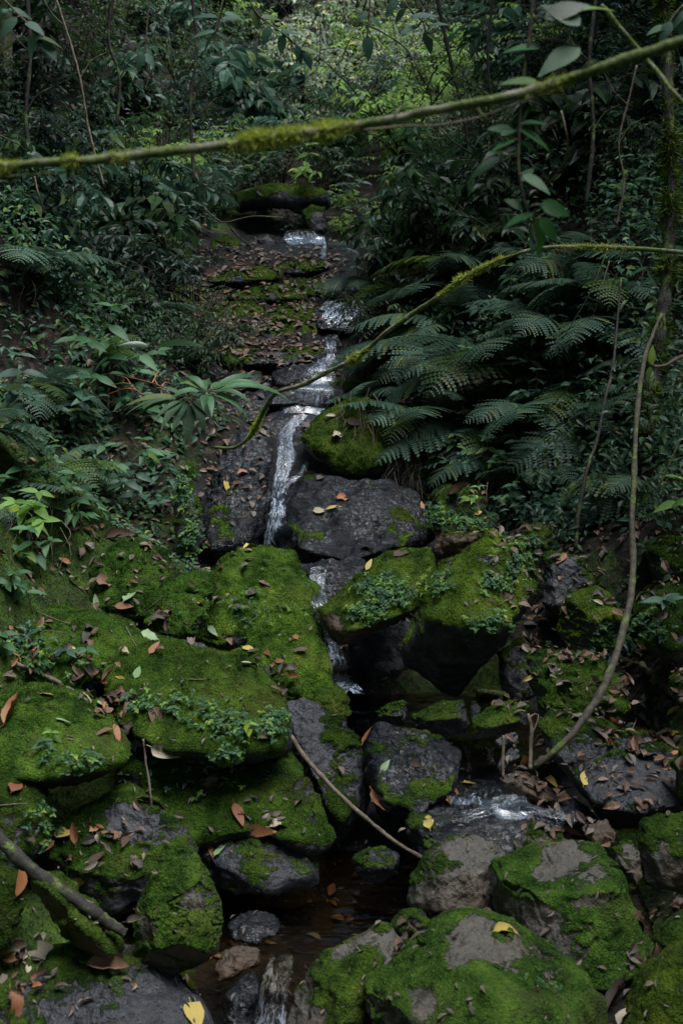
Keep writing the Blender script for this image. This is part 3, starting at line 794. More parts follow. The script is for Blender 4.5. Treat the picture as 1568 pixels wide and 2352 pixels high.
rk('cascade_stone', 'stone', 'smooth wet stone parting the lower cascade',
   [(1230,1880),(1284,1843),(1324,1836),(1386,1881),(1340,1905),(1284,1892)], d=6.05, D=.34, lean=.9, moss=-3, mat='stone_wet', sub=5)
rk('quartz_stone', 'stone', 'dark stone with a white quartz streak beside a yellow leaf, above the pale wedge stone',
   [(1337,1911),(1349,1894),(1399,1889),(1416,1911),(1411,1933),(1380,1950),(1349,1940)], d=5.75, D=.42, moss=-3, mat='stone_brown', sub=5)
# --- right bank
rk('bank_right_a', 'boulder', 'dark moss mound on the right bank behind the liana',
   [(1478,1260),(1510,1235),(1560,1225),(1640,1240),(1650,1330),(1560,1350),(1500,1330)], d=7.6, D=.36, moss=.32)
rk('bank_right_b', 'boulder', 'moss mound under the whorled seedling at the right edge',
   [(1458,1400),(1490,1365),(1560,1350),(1650,1370),(1660,1480),(1590,1530),(1500,1510),(1462,1460)], d=7.1, D=.36, moss=.35)
rk('bank_right_c', 'stone', 'angular moss stone above the upright grey slab',
   [(1196,1240),(1215,1208),(1245,1205),(1265,1228),(1255,1265),(1215,1285)], d=8.0, D=.4, n=3, moss=.25, sub=5)
rk('bank_right_d', 'boulder', 'moss hummock with seedlings at the right end of the main wet slab',
   [(985,1190),(995,1140),(1030,1115),(1080,1118),(1115,1145),(1110,1200),(1050,1215),(1000,1220)], d=8.75, D=.4, moss=.42)
rk('bank_right_e', 'stone', 'mossy stone low at the right edge beside the broad bluish slab',
   [(1545,1760),(1570,1725),(1640,1710),(1660,1830),(1590,1860),(1555,1830)], d=5.9, D=.4, moss=.35, sub=5)
rk('bank_right_f', 'stone', 'half buried moss stone in the leaf litter left of the flat rotten wood',
   [(1540,1560),(1570,1540),(1620,1545),(1620,1620),(1560,1625),(1542,1590)], d=6.7, D=.4, moss=.3, sub=5)
# --- the main fall
rk('fall_left', 'slab', 'dark slab with scattered leaves on the left of the main fall',
   [(458,1275),(470,1130),(490,1050),(515,985),(600,972),(618,1020),(614,1090),(624,1180),(592,1265),(520,1290)], d=9.35, D=.24, lean=1.5, n=3, moss=-.6, mat='stone_wet', bump=.05, soft=2, strata=.006, facets=[(.05,-.5,.86,.8)])
rk('fall_right', 'slab', 'great wet glistening slab on the right of the main fall',
   [(630,1215),(648,1150),(685,1098),(730,1080),(800,1080),(905,1098),(975,1145),(1010,1212),(985,1262),(910,1290),(820,1312),(740,1325),(680,1312),(642,1265)], d=9.05, D=.28, lean=1.5, n=3, moss=-.55, mat='stone_wet', bump=.05, soft=2, strata=.007, facets=[(.05,-.5,.86,.8)])
rk('fall_foot', 'slab', 'wet black ledge at the foot of the great glistening slab',
   [(680,1300),(740,1290),(830,1290),(860,1310),(800,1350),(740,1400),(712,1380),(700,1330)], d=8.2, D=.26, lean=1.2, moss=-3, mat='stone_wet', bump=.05)
rk('fall_moss', 'boulder', 'moss cushioned boulder under the hanging fern, above the great glistening slab',
   [(695,1010),(720,970),(760,940),(800,915),(840,908),(875,925),(895,985),(905,1050),(880,1085),(830,1092),(780,1084),(730,1058),(700,1035)], d=9.9, D=.34, lean=.7, moss=.5, bump=.04)
rk('fall_moss_r', 'boulder', 'dark leaf strewn rock right of the moss cushioned boulder',
   [(870,1080),(900,1020),(950,1010),(985,1060),(995,1120),(960,1140),(890,1115)], d=9.75, D=.34, lean=.7, moss=-.2, mat='stone_dark')
rk('water_slab', 'slab', 'smooth pale wet slab with a sheet of water above the main fall',
   [(590,990),(610,950),(660,935),(730,925),(760,930),(735,965),(700,985),(680,1005),(610,1010)], d=10.45, D=.22, lean=2.2, n=3.4, moss=-3, mat='stone_wet', bump=.012, facets=[(0,-.36,.93,.45)])
rk('ledge_front', 'slab', 'black stone ledge streaked by drips above the smooth pale wet slab',
   [(600,915),(630,890),(700,880),(790,885),(800,920),(740,945),(640,945),(590,945)], d=10.8, D=.3, lean=.8, n=3.4, moss=-3, mat='stone_wet', bump=.03, strata=.01)
rk('ledge_mid', 'slab', 'glinting wet step in the middle of the stream stairs',
   [(618,860),(650,842),(740,835),(782,850),(782,885),(720,900),(640,895)], d=11.15, D=.3, lean=.9, n=3.4, moss=-3, mat='stone_wet', bump=.04, strata=.01)
rk('ledge_long', 'slab', 'long flat grey ledge below the leaf strewn terrace, widest of the stream stairs',
   [(498,828),(540,806),(620,800),(745,795),(752,822),(700,842),(620,848),(530,850)], d=11.5, D=.2, lean=1.6, n=3.6, moss=-.5, mat='stone_wet', bump=.02, strata=.01)
rk('ledge_left', 'slab', 'grey plate behind the strap leaved plant, below the long flat ledge',
   [(490,868),(530,850),(600,852),(612,880),(560,905),(500,905)], d=11.0, D=.24, lean=1.4, n=3.6, moss=-.6, mat='stone_wet', bump=.02)
rk('ledge_left_b', 'slab', 'dark plate left of the glinting wet step',
   [(520,920),(560,895),(612,885),(626,925),(610,965),(550,985),(515,965)], d=10.6, D=.28, lean=1.2, n=3.4, moss=-.45, mat='stone_wet', bump=.04)
rk('under_sheet', 'slab', 'dark drop of rock below the upper sheet of shining water',
   [(715,752),(740,738),(800,742),(822,735),(815,790),(780,815),(725,812)], d=12.15, D=.3, lean=.6, n=3.2, moss=-.5, mat='stone_wet', bump=.05, sub=5)
rk('upper_sheet', 'slab', 'slab under the upper sheet of shining water, beside the fern tips',
   [(718,704),(745,699),(860,703),(860,745),(800,766),(732,757)], d=12.1, D=.3, lean=2.0, n=5, moss=-3, mat='stone_wet', bump=.01, sub=5, facets=[(0,-.36,.93,.3)])
# --- leaf strewn terraces and the top of the stream
TG = 'low mossy ledges of the leaf strewn terrace'
for key, poly, d, lab in (
        ('terrace_a', [(592,775),(620,745),(660,735),(715,742),(742,770),(720,790),(640,795)], 12.0, 'rounded mossy ledge just above the long flat ledge'),
        ('terrace_b', [(600,735),(640,705),(700,690),(728,715),(735,742),(690,752),(620,750)], 12.4, 'mossy ledge beside the upper sheet of shining water'),
        ('terrace_c', [(480,735),(500,700),(560,690),(605,705),(600,735),(540,752)], 12.5, 'leafy mossy ledge at the left end of the lower terrace'),
        ('terrace_d', [(520,695),(560,665),(640,655),(700,668),(715,695),(640,705),(560,708)], 12.9, 'mossy ledge halfway up the leaf strewn terrace'),
        ('terrace_e', [(470,660),(500,625),(570,612),(640,620),(650,650),(570,662)], 13.3, 'mossy ledge at the upper left of the leaf strewn terrace'),
        ('terrace_f', [(620,620),(650,594),(700,588),(745,600),(755,622),(700,640),(640,640)], 13.7, 'bright moss cap below the top fall'),
        ('terrace_g', [(640,665),(680,640),(740,640),(760,665),(750,690),(690,690)], 13.2, 'dark mossy step beside the fern tips'),
        ('terrace_h', [(470,785),(495,762),(545,760),(570,785),(540,805),(490,808)], 11.9, 'mossy knob at the left end of the long flat ledge')):
    rk(key, 'ledge', lab, poly, d=d, D=.24, lean=1.6, n=3, moss=.18, mat='stone_dark', cat='rock ledge', sub=5, bump=.05)
rk('top_rock', 'boulder', 'dark boulder with a white sheet of water on top, at the head of the stream',
   [(632,566),(655,538),(700,530),(737,538),(744,570),(730,598),(690,605),(645,598)], d=14.6, D=.34, lean=.9, n=3.4, moss=-3, mat='stone_wet', bump=.02, facets=[(0,-.35,.94,.55)])
rk('top_stone_a', 'stone', 'dark stone left of the boulder with the white sheet of water',
   [(575,560),(590,545),(615,542),(635,556),(632,575),(600,580)], d=14.7, D=.4, moss=-.4, mat='stone_dark', sub=5)
rk('top_stone_b', 'boulder', 'mossy stone at the left of the dark hollow',
   [(478,575),(500,548),(530,540),(555,558),(560,585),(520,600),(485,595)], d=14.4, D=.4, moss=.1, mat='stone_dark', sub=5)
rk('top_stone_c', 'stone', 'small grey stone below the mossy stone of the dark hollow',
   [(555,588),(575,578),(605,582),(612,600),(580,606)], d=14.2, D=.4, moss=-.4, mat='stone_brown', sub=5)
rk('top_wall', 'boulder', 'mossy rock wall above the dark hollow at the head of the stream',
   [(540,450),(580,430),(640,422),(700,430),(748,452),(752,474),(690,486),(600,476),(545,484)], d=15.4, D=.24, lean=.5, n=3, moss=.3, mat='stone_dark', bump=.035)
rk('top_side', 'boulder', 'dark rock beside the top fall',
   [(690,490),(715,470),(745,480),(752,530),(745,545),(715,535)], d=15.1, D=.4, moss=.05, mat='stone_dark', sub=5)

def moss_fibres(density=27000, cap=54000):
    for o, V, T, N, mk, C, pile in MOSSY:
        a, b, c = V[T[:, 0]], V[T[:, 1]], V[T[:, 2]]
        fn = np.cross(b - a, c - a); ar = np.linalg.norm(fn, axis=1) / 2
        fn /= np.maximum(2 * ar[:, None], 1e-12)
        cen = (a + b + c) / 3 + C
        fm = sstep(.45, .75, mk[T].mean(1))
        vd = CAM - cen; dist = np.linalg.norm(vd, axis=1)
        facing = (fn * vd).sum(1) / dist
        w = ar * fm * (facing > -.35) * np.minimum(1, (6.0 / dist) ** 1.6)
        n = int(min(cap, w.sum() * density))
        if n < 30: continue
        t = rng.choice(len(T), n, p=w / w.sum())
        r1, r2 = rng.random(n), rng.random(n)
        r1s = np.sqrt(r1)
        bc = np.stack([1 - r1s, r1s * (1 - r2), r1s * r2], 1)
        p = (V[T[t]] * bc[:, :, None]).sum(1)
        nn = (N[T[t]] * bc[:, :, None]).sum(1)
        sc = np.clip(dist[t] / 6.0, .8, 1.6)
        clump = .6 + .8 * sstep(-.3, .5, vnoise((p + C) * 24))
        L = rng.uniform(.004, .0105, n) * sc * clump * pile
        d = nn * .75 + np.array([0, 0, .25]) + rng.normal(0, .42, (n, 3))
        d /= np.linalg.norm(d, axis=1, keepdims=True)
        s = np.cross(d, rng.normal(0, 1, (n, 3)))
        s /= np.linalg.norm(s, axis=1, keepdims=True)
        w_ = (rng.uniform(.0013, .0026, n) * sc)[:, None] * s
        p0 = p - nn * .002
        VV = np.stack([p0 - w_, p0 + w_, p0 + d * L[:, None]], 1).reshape(-1, 3)
        me = mesh('moss', VV, np.arange(3 * n).reshape(-1, 3), M['tuft'], smooth=False)
        m_ = link('moss', me, parent=o)
        m_.color = o.color
        m_['kind'] = 'stuff'
moss_fibres()

# moss fibres on the mossy soil itself
def ground_moss(n=105000):
    T = GT
    a, b, c = GV[T[:, 0]], GV[T[:, 1]], GV[T[:, 2]]
    ar = np.linalg.norm(np.cross(b - a, c - a), axis=1) / 2
    cen = (a + b + c) / 3
    w = ar * sstep(.45, .7, np.clip(gm, 0, 1)[T].mean(1)) * (cen[:, 1] < 10.5) * (cen[:, 1] > 4.3) * (abs(cen[:, 0]) < 2.3)
    t = rng.choice(len(T), n, p=w / w.sum())
    r1s, r2 = np.sqrt(rng.random(n)), rng.random(n)
    bc = np.stack([1 - r1s, r1s * (1 - r2), r1s * r2], 1)
    p = (GV[T[t]] * bc[:, :, None]).sum(1); nn = (GN[T[t]] * bc[:, :, None]).sum(1)
    L = rng.uniform(.007, .016, n)
    d = nn * .75 + np.array([0, 0, .25]) + rng.normal(0, .42, (n, 3)); d /= np.linalg.norm(d, axis=1, keepdims=True)
    s = np.cross(d, rng.normal(0, 1, (n, 3))); s /= np.linalg.norm(s, axis=1, keepdims=True)
    w_ = rng.uniform(.0015, .003, n)[:, None] * s
    VV = np.stack([p - w_, p + w_, p + d * L[:, None]], 1).reshape(-1, 3)
    o = link('ground_moss', mesh('ground_moss', VV, np.arange(3 * n).reshape(-1, 3), M['tuft'], smooth=False))
    o.color = (.6, .68, .55, 1)
    tag(o, 'soft green moss carpeting the soil of both banks', 'moss', kind='stuff')
ground_moss()

ALLV = np.vstack(WORLD_V); ALLT = np.vstack(WORLD_T)
BVH = BVHTree.FromPolygons(ALLV.tolist(), ALLT.tolist())
def hit(u, v):
    d = ray(u, v); d = d / np.linalg.norm(d)
    h = BVH.ray_cast(Vector(CAM), Vector(d))
    if h[0] is None: return None
    n = np.array(h[1])
    if n @ d > 0: n = -n
    return np.array(h[0]), n, h[2]
def drop(x, y, z=9.0):
    h = BVH.ray_cast(Vector((x, y, z)), Vector((0, 0, -1)))
    if h[0] is None: return None
    n = np.array(h[1])
    return np.array(h[0]), (n if n[2] > 0 else -n), h[2]
# ------------------------------------------------------------------ water
def pool_mat():
    t = NT('pool_water')
    co = t.n('TexCoord').outputs['Object']
    mp = t.n('Mapping', Vector=co); mp.inputs['Scale'].default_value = (7, 24, 9)
    h = t.noise(mp.outputs[0], 1.0, 3, .5, .6)
    b = t.n('Bump', Strength=.5, Distance=.014, Height=h)
    fr = t.n('Fresnel', IOR=1.33, Normal=b.outputs[0])
    gl = t.n('BsdfGlossy', Color=(1, 1, 1, 1), Roughness=.04, Normal=b.outputs[0])
    tr = t.n('BsdfTransparent', Color=(.58, .48, .34, 1))
    mx = t.n('MixShader', i0=fr.outputs[0], i1=tr.outputs[0], i2=gl.outputs[0])
    return t.done(mx.outputs[0])
M['pool'] = pool_mat()

def fall_mat():
    """falling water: clear glossy film broken by white aerated strands along the flow (u across, v along)"""
    t = NT('falling_water')
    uv = t.n('Attribute', _attribute_name='flow_u').outputs['Fac']
    vv = t.n('Attribute', _attribute_name='flow_v').outputs['Fac']
    wh = t.n('Attribute', _attribute_name='white').outputs['Fac']
    wob = t.n('CombineXYZ', X=t.mth('MULTIPLY', uv, 16.0), Y=t.mth('MULTIPLY', vv, 16.0)).outputs[0]
    w1 = t.mth('MULTIPLY', t.mth('SUBTRACT', t.noise(wob, 1.0, 3, .6), .5), .05)
    ux = t.mth('ADD', uv, w1)
    cv = t.n('CombineXYZ', X=t.mth('MULTIPLY', ux, 120.0), Y=t.mth('MULTIPLY', vv, 11.0)).outputs[0]
    n1 = t.noise(cv, 1.0, 4, .7, .4)
    cv2 = t.n('CombineXYZ', X=t.mth('MULTIPLY', ux, 38.0), Y=t.mth('MULTIPLY', vv, 6.0), Z=3.3).outputs[0]
    n2 = t.noise(cv2, 1.0, 3, .6, .5)
    n3 = t.noise(wob, 1.6, 5, .7)
    f = t.mth('ADD', t.mth('ADD', t.mth('MULTIPLY', t.mapr(n1, .40, .60), .4), t.mth('MULTIPLY', t.mapr(n2, .40, .60), .45)), t.mth('MULTIPLY', t.mapr(n3, .4, .6), .25))
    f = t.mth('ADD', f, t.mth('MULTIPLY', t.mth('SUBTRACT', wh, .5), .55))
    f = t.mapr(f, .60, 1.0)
    eg = t.n('Attribute', _attribute_name='edge').outputs['Fac']
    cut = t.mapr(t.mth('ADD', t.mth('MULTIPLY', eg, .75), t.mth('MULTIPLY', t.mth('ADD', n2, n3), .7)), .86, 1.08)
    b = t.n('Bump', Strength=.55, Distance=.012, Height=t.mth('ADD', n1, n2))
    fr = t.n('Fresnel', IOR=1.33, Normal=b.outputs[0])
    gl = t.n('BsdfGlossy', Color=(1, 1, 1, 1), Roughness=.12, Normal=b.outputs[0])
    tr = t.n('BsdfTransparent', Color=(.85, .88, .9, 1))
    film = t.n('MixShader', i0=fr.outputs[0], i1=tr.outputs[0], i2=gl.outputs[0])
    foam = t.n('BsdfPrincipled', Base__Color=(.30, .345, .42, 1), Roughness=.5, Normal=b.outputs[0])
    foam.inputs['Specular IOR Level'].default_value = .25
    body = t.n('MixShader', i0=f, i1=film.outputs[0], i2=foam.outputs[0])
    clear = t.n('BsdfTransparent', Color=(1, 1, 1, 1))
    mx = t.n('MixShader', i0=cut, i1=clear.outputs[0], i2=body.outputs[0])
    return t.done(mx.outputs[0])
M['fall'] = fall_mat()

def water_sheet(name, label, outline, z, res=.02):
    P = np.asarray(outline, float)
    x0, y0 = P.min(0); x1, y1 = P.max(0)
    gxs, gys = np.arange(x0, x1 + res, res), np.arange(y0, y1 + res, res)
    Xg, Yg = np.meshgrid(gxs, gys, indexing='ij')
    Z = z + .004 * fbm(np.stack([Xg.ravel() * 9, Yg.ravel() * 22, 0 * Xg.ravel()], 1), 3)
    V = np.stack([Xg.ravel(), Yg.ravel(), Z], 1)
    n = len(gys)
    i, k = np.meshgrid(np.arange(len(gxs) - 1), np.arange(n - 1), indexing='ij')
    Q = np.stack([i * n + k, (i + 1) * n + k, (i + 1) * n + k + 1, i * n + k + 1], -1).reshape(-1, 4)
    o = link(name, mesh(name, V, Q, M['pool']))
    tag(o, label, 'water', kind='structure')
    return o
water_sheet('lower_pool_water', 'dark clear water of the lower pool', [(-1.0, 5.08), (.7, 6.12)], 0.0)
water_sheet('middle_pool_water', 'dark water of the middle pool under the little fall', [(-.05, 6.72), (1.0, 7.6)], .335)

def fall(label, path, widths, white, name='waterfall', lift=.012, n=60, m=14, strands=7, seed=0, cat='waterfall'):
    """ribbon of water following points (u,v) laid onto the rock, with separate strands in front"""
    pts = []
    for (u, v) in path:
        h = hit(u, v)
        pts.append(h[0] + h[1] * lift if h else at(u, v, 9))
    C = smooth_path(pts, n)
    W = np.interp(np.linspace(0, 1, n), np.linspace(0, 1, len(widths)), widths)
    WH = np.interp(np.linspace(0, 1, n), np.linspace(0, 1, len(white)), white)
    L = np.concatenate([[0], np.cumsum(np.linalg.norm(np.diff(C, axis=0), axis=1))])
    T = np.gradient(C, axis=0); T /= np.linalg.norm(T, axis=1, keepdims=True)
    S = np.cross(T, np.array([0, -.6, .8])); S[:, 1] *= .3; S[:, 2] *= .2
    S /= np.linalg.norm(S, axis=1, keepdims=True)
    if S[:, 0].mean() < 0: S = -S
    N = np.cross(S, T); N *= np.sign((N * (CAM - C)).sum(1))[:, None]
    P = Parts(); FU, FV, WT, EG = [], [], [], []
    s = np.linspace(-1, 1, m)
    wob = .25 * vnoise(np.stack([L * 6, 0 * L + seed, 0 * L], 1))
    V = C[:, None] + S[:, None] * ((s[None] * .5 + wob[:, None] * .3) * W[:, None])[..., None]
    bul = (1 - s ** 2) * .02
    V = V + N[:, None] * (bul[None] + .012 * vnoise(np.stack(np.broadcast_arrays(s[None] * 4 + seed, L[:, None] * 9, np.zeros((n, m))), -1).reshape(-1, 3)).reshape(n, m))[..., None]
    i, k = np.meshgrid(np.arange(n - 1), np.arange(m - 1), indexing='ij')
    Q = np.stack([i * m + k, i * m + k + 1, (i + 1) * m + k + 1, (i + 1) * m + k], -1).reshape(-1, 4)
    P.add(V.reshape(-1, 3), Q)
    FU.append(np.broadcast_to(s[None] * .5 * W[:, None], (n, m)).ravel()); FV.append(np.repeat(L, m)); WT.append(np.repeat(WH, m)); EG.append(np.broadcast_to(1 - s[None] ** 2 * (1.0 if strands else 0), (n, m)).ravel())
    r = np.random.default_rng(seed + 50)
    for q in range(strands):
        a, bb = sorted(r.uniform(0, 1, 2)); bb = max(bb, min(1, a + .35)); a = max(0, min(a, bb - .3))
        ii = np.linspace(a * (n - 1), bb * (n - 1), 24)
        cc = np.stack([np.interp(ii, np.arange(n), C[:, z]) for z in range(3)], 1)
        sd_ = r.uniform(-.42, .42) * np.interp(ii, np.arange(n), W) + .012 * vnoise(np.stack([ii * .35, ii * 0 + q, ii * 0], 1))
        nd = np.stack([np.interp(ii, np.arange(n), N[:, z]) for z in range(3)], 1)
        sl = np.stack([np.interp(ii, np.arange(n), S[:, z]) for z in range(3)], 1)
        cc = cc + sl * sd_[:, None] + nd * r.uniform(.012, .03)
        rr = r.uniform(.002, .0055) * np.sin(np.linspace(.15, math.pi - .15, 24)) ** .6 * (1 + .4 * vnoise(np.stack([ii * .9, ii * 0 + q, ii * 0 + 4], 1)))
        v_, q_, t_ = tube(cc, rr, 5)
        P.add(v_, q_, t_)
        FU.append(np.repeat(sd_, 5)); FU.append(np.zeros(2)); FV.append(np.repeat(ii / n, 5)); FV.append(np.zeros(2)); WT.append(np.full(len(v_), .25)); EG.append(np.full(len(v_), .6))
    me = P.mesh(name, M['fall'], attrs={'flow_u': np.concatenate(FU) + seed * 3.1, 'flow_v': np.concatenate(FV), 'white': np.concatenate(WT), 'edge': np.concatenate(EG)})
    o = link(name, me)
    return tag(o, label, cat)
fall('main fall of white water sliding down between the two wet slabs', [(690,960),(668,985),(655,1010),(658,1050),(648,1090),(640,1130),(640,1170),(635,1210),(634,1258)],
     [.13, .13, .12, .15, .13, .10, .10, .14, .2], [.1, .2, .4, .55, .6, .8, .9, .8, .65], seed=1, strands=16, n=90)
fall('side strand joining the main fall over the lip of the great wet slab', [(705,1070),(695,1090),(672,1108),(655,1130),(648,1150)], [.06, .06, .05, .05], [.4, .5, .6, .7], seed=2, strands=5)
fall('little fall into the middle pool beside the moss ridge', [(735,1440),(755,1475),(772,1515),(785,1560),(798,1600)], [.06, .07, .1, .13, .16], [.5, .6, .8, .9, .7], seed=3, strands=10)
fall('upper fall stepping down the right side of the stream stairs', [(775,722),(770,745),(762,775),(755,800),(748,825),(742,850),(735,875),(725,895),(715,915)], [.2, .18, .14, .14, .18, .24, .3, .34, .34], [.1, .4, .5, .55, .65, .5, .35, .2, .1], seed=4, strands=10, n=80)
fall('thin sheet of water spreading between the stream stairs and the smooth pale slab', [(715,900),(705,920),(695,940),(685,955)], [.34, .4, .4, .3], [.15, .3, .1, .0], seed=11, strands=5)
fall('water slipping from the foot of the great slab toward the little fall', [(735,1310),(730,1340),(728,1380),(733,1420),(740,1450)], [.12, .12, .1, .09, .07], [.1, .25, .35, .4, .5], seed=13, strands=6)
fall('top fall dropping beside the boulder with the white sheet of water', [(738,548),(742,565),(743,580),(745,598),(752,618)], [.05, .06, .06, .06, .05], [.6, .7, .8, .7, .5], seed=5, strands=5)
fall('left strand of the two stranded little fall', [(1066,1722),(1070,1735),(1074,1752),(1078,1775)], [.018, .018, .02, .022], [.5, .5, .6, .5], seed=6, strands=2)
fall('right strand of the two stranded little fall', [(1120,1712),(1124,1728),(1126,1745),(1128,1770)], [.06, .05, .04, .05], [.3, .4, .5, .5], seed=7, strands=4)
fall('lower cascade running left over the black slab', [(1330,1885),(1270,1880),(1200,1868),(1140,1868),(1060,1885),(985,1895)], [.08, .10, .10, .10, .09, .08], [-.3, -.2, -.1, -.2, -.3, .0], seed=8, strands=5)
fall('thin streams slipping over the black ledge below the two stranded little fall', [(1110,1800),(1105,1820),(1100,1840),(1095,1862)], [.16, .2, .24, .24], [.1, .3, .45, .3], seed=18, strands=9)
fall('thin streams spilling right of the wet reddish leaf pile', [(1170,1838),(1172,1850),(1176,1864)], [.14, .18, .2], [.1, .35, .4], seed=19, strands=6)
fall('rivulet leaving the pool at the bottom of the view', [(648,2200),(640,2235),(630,2270),(620,2310),(612,2350),(605,2400)], [.1, .12, .12, .14, .16, .16], [.2, .5, .75, .85, .8, .6], seed=9, strands=12)
fall('upper sheet of water whitened for sky sheen beside the fern tips', [(785,701),(784,715),(778,738),(770,760)], [.36, .38, .34, .2], [.6, .76, .72, .45], seed=14, strands=3, lift=.02)  # white foam colour stands in for the sky reflected on this sheet
fall('water sheet whitened for sky sheen over the dark boulder at the head of the stream', [(690,533),(690,545),(692,558),(700,568)], [.34, .42, .44, .4], [.45, .6, .5, .3], seed=15, strands=3, lift=.02)  # foam whiteness painted in place of the sky sheen on the boulder's wet top
# ------------------------------------------------------------------ plants: builders
def rotm(y, up):
    """rows -> frame with Y along y, Z near up (arrays n,3)"""
    y = y / np.maximum(np.linalg.norm(y, axis=-1, keepdims=True), 1e-9)
    x = np.cross(y, up); x /= np.maximum(np.linalg.norm(x, axis=-1, keepdims=True), 1e-9)
    z = np.cross(x, y)
    return np.stack([x, y, z], -1)          # columns

def blade(L=1.0, W=.4, n=6, fold=.2, droop=.35, point=1.0, wav=0.0, side=0.0, seed=0):
    """leaf along +Y, face up +Z, three columns of vertices"""
    t = np.linspace(0, 1, n + 1)
    w = W * .5 * np.sin(math.pi * t ** .75) ** .85 * (1 - .35 * t * point)
    w[0] = .012 * L; w[-1] = 0
    a = -droop * t * 1.6
    y = np.concatenate([[0], np.cumsum(np.cos(a[:-1]))]) * L / n
    z = np.concatenate([[0], np.cumsum(np.sin(a[:-1]))]) * L / n
    x0 = side * L * t ** 2
    r = np.random.default_rng(seed)
    V = []
    for k in range(n + 1):
        j = wav * L * r.normal(0, 1, 2)
        V += [(x0[k] - w[k], y[k], z[k] + fold * w[k] + j[0]), (x0[k], y[k], z[k]), (x0[k] + w[k], y[k], z[k] + fold * w[k] + j[1])]
    T = []
    for k in range(n):
        for c in (0, 1):
            i = 3 * k + c; T += [(i, i + 1, i + 4), (i, i + 4, i + 3)]
    return np.array(V), np.array(T)

LEAF4V = np.array([(0, 0, 0), (-.33, .18, .06), (-.5, .45, .10), (-.30, .76, .0), (0, 1, -.20), (.30, .76, .0), (.5, .45, .10), (.33, .18, .06), (0, .32, 0.0), (0, .68, -.05)])
LEAF4T = np.array([(0, 8, 1), (1, 8, 2), (2, 8, 9), (2, 9, 3), (3, 9, 4), (0, 7, 8), (7, 6, 8), (6, 9, 8), (6, 5, 9), (5, 4, 9)])

def leaf_soup(P, D, U, L, W):
    """many simple folded leaves"""
    Rm = rotm(np.asarray(D), np.asarray(U))
    n = len(P)
    loc = LEAF4V[None] * np.stack([W, L, L], -1)[:, None, :]
    V = np.einsum('nij,nkj->nki', Rm, loc) + np.asarray(P)[:, None]
    T = LEAF4T[None] + (np.arange(n) * 10)[:, None, None]
    return V.reshape(-1, 3), T.reshape(-1, 3)

def shrub_meshes(name, seed, h, spread, stems, subs, nleaf, leafL, ratio, mat, droop=.3, bark='bark_dark'):
    r = np.random.default_rng(seed)
    P = Parts(); lp, ld, lu, ll = [], [], [], []
    for s in range(stems):
        az = r.uniform(0, 2 * math.pi); ln = h * r.uniform(.7, 1.1)
        out = np.array([math.cos(az), math.sin(az), 0]) * spread * r.uniform(.5, 1.1)
        pts = np.array([np.array([0, 0, 0]) + out * t ** 1.3 + np.array([0, 0, ln * (t - .22 * t * t)]) + r.normal(0, .02, 3) * h * t for t in np.linspace(0, 1, 7)])
        P.tube(pts, np.linspace(.012, .003, 7) * h, 4, cap=False)
        for b in range(subs):
            t = r.uniform(.22, 1.0); i = t * 6; i0 = min(int(i), 5)
            p0 = pts[i0] * (1 - i + i0) + pts[i0 + 1] * (i - i0)
            a2 = r.uniform(0, 2 * math.pi)
            dr = np.array([math.cos(a2), math.sin(a2), r.uniform(-.15, .65)]); dr /= np.linalg.norm(dr)
            bl = h * r.uniform(.22, .42) * (1.15 - .4 * t)
            q = np.array([p0 + dr * bl * u - np.array([0, 0, droop * bl * u * u]) for u in np.linspace(0, 1, 5)])
            P.tube(q, np.linspace(.005, .0015, 5) * h, 3, cap=False)
            for k in range(nleaf):
                u = (k + 1) / nleaf * 4; j = min(int(u), 3); pp = q[j] * (1 - u + j) + q[j + 1] * (u - j)
                tg = q[j + 1] - q[j]; tg /= np.linalg.norm(tg)
                sd_ = np.cross(tg, (0, 0, 1)); sd_ /= np.linalg.norm(sd_) + 1e-9
                d = tg * r.uniform(.4, .9) + sd_ * (1 if k % 2 else -1) * r.uniform(.6, 1.1) + np.array([0, 0, r.uniform(-.95, .05)])
                if k == nleaf - 1: d = tg + np.array([0, 0, -.2])
                lp.append(pp); ld.append(d); o_ = np.array([pp[0], pp[1], 0]); lu.append(np.array([0, 0, .9]) + o_ / (np.linalg.norm(o_) + .05) * .55 + r.normal(0, .3, 3)); ll.append(leafL * r.uniform(.6, 1.2))
    ll = np.array(ll)
    V, T = leaf_soup(np.array(lp), np.array(ld), np.array(lu), ll, ll * ratio)
    return P.mesh('branches', M[bark]), mesh('foliage', V, T, M[mat], smooth=False)

def put_shrub(name, ms, loc, s, rz, label, cat, group=None, tilt=(0, 0)):
    o = link(name, None, loc=loc, rot=(tilt[0], tilt[1], rz), scale=s)
    tag(o, label, cat, group)
    link('branches', ms[0], parent=o)
    f = link('foliage', ms[1], parent=o); f['kind'] = 'stuff'
    return o

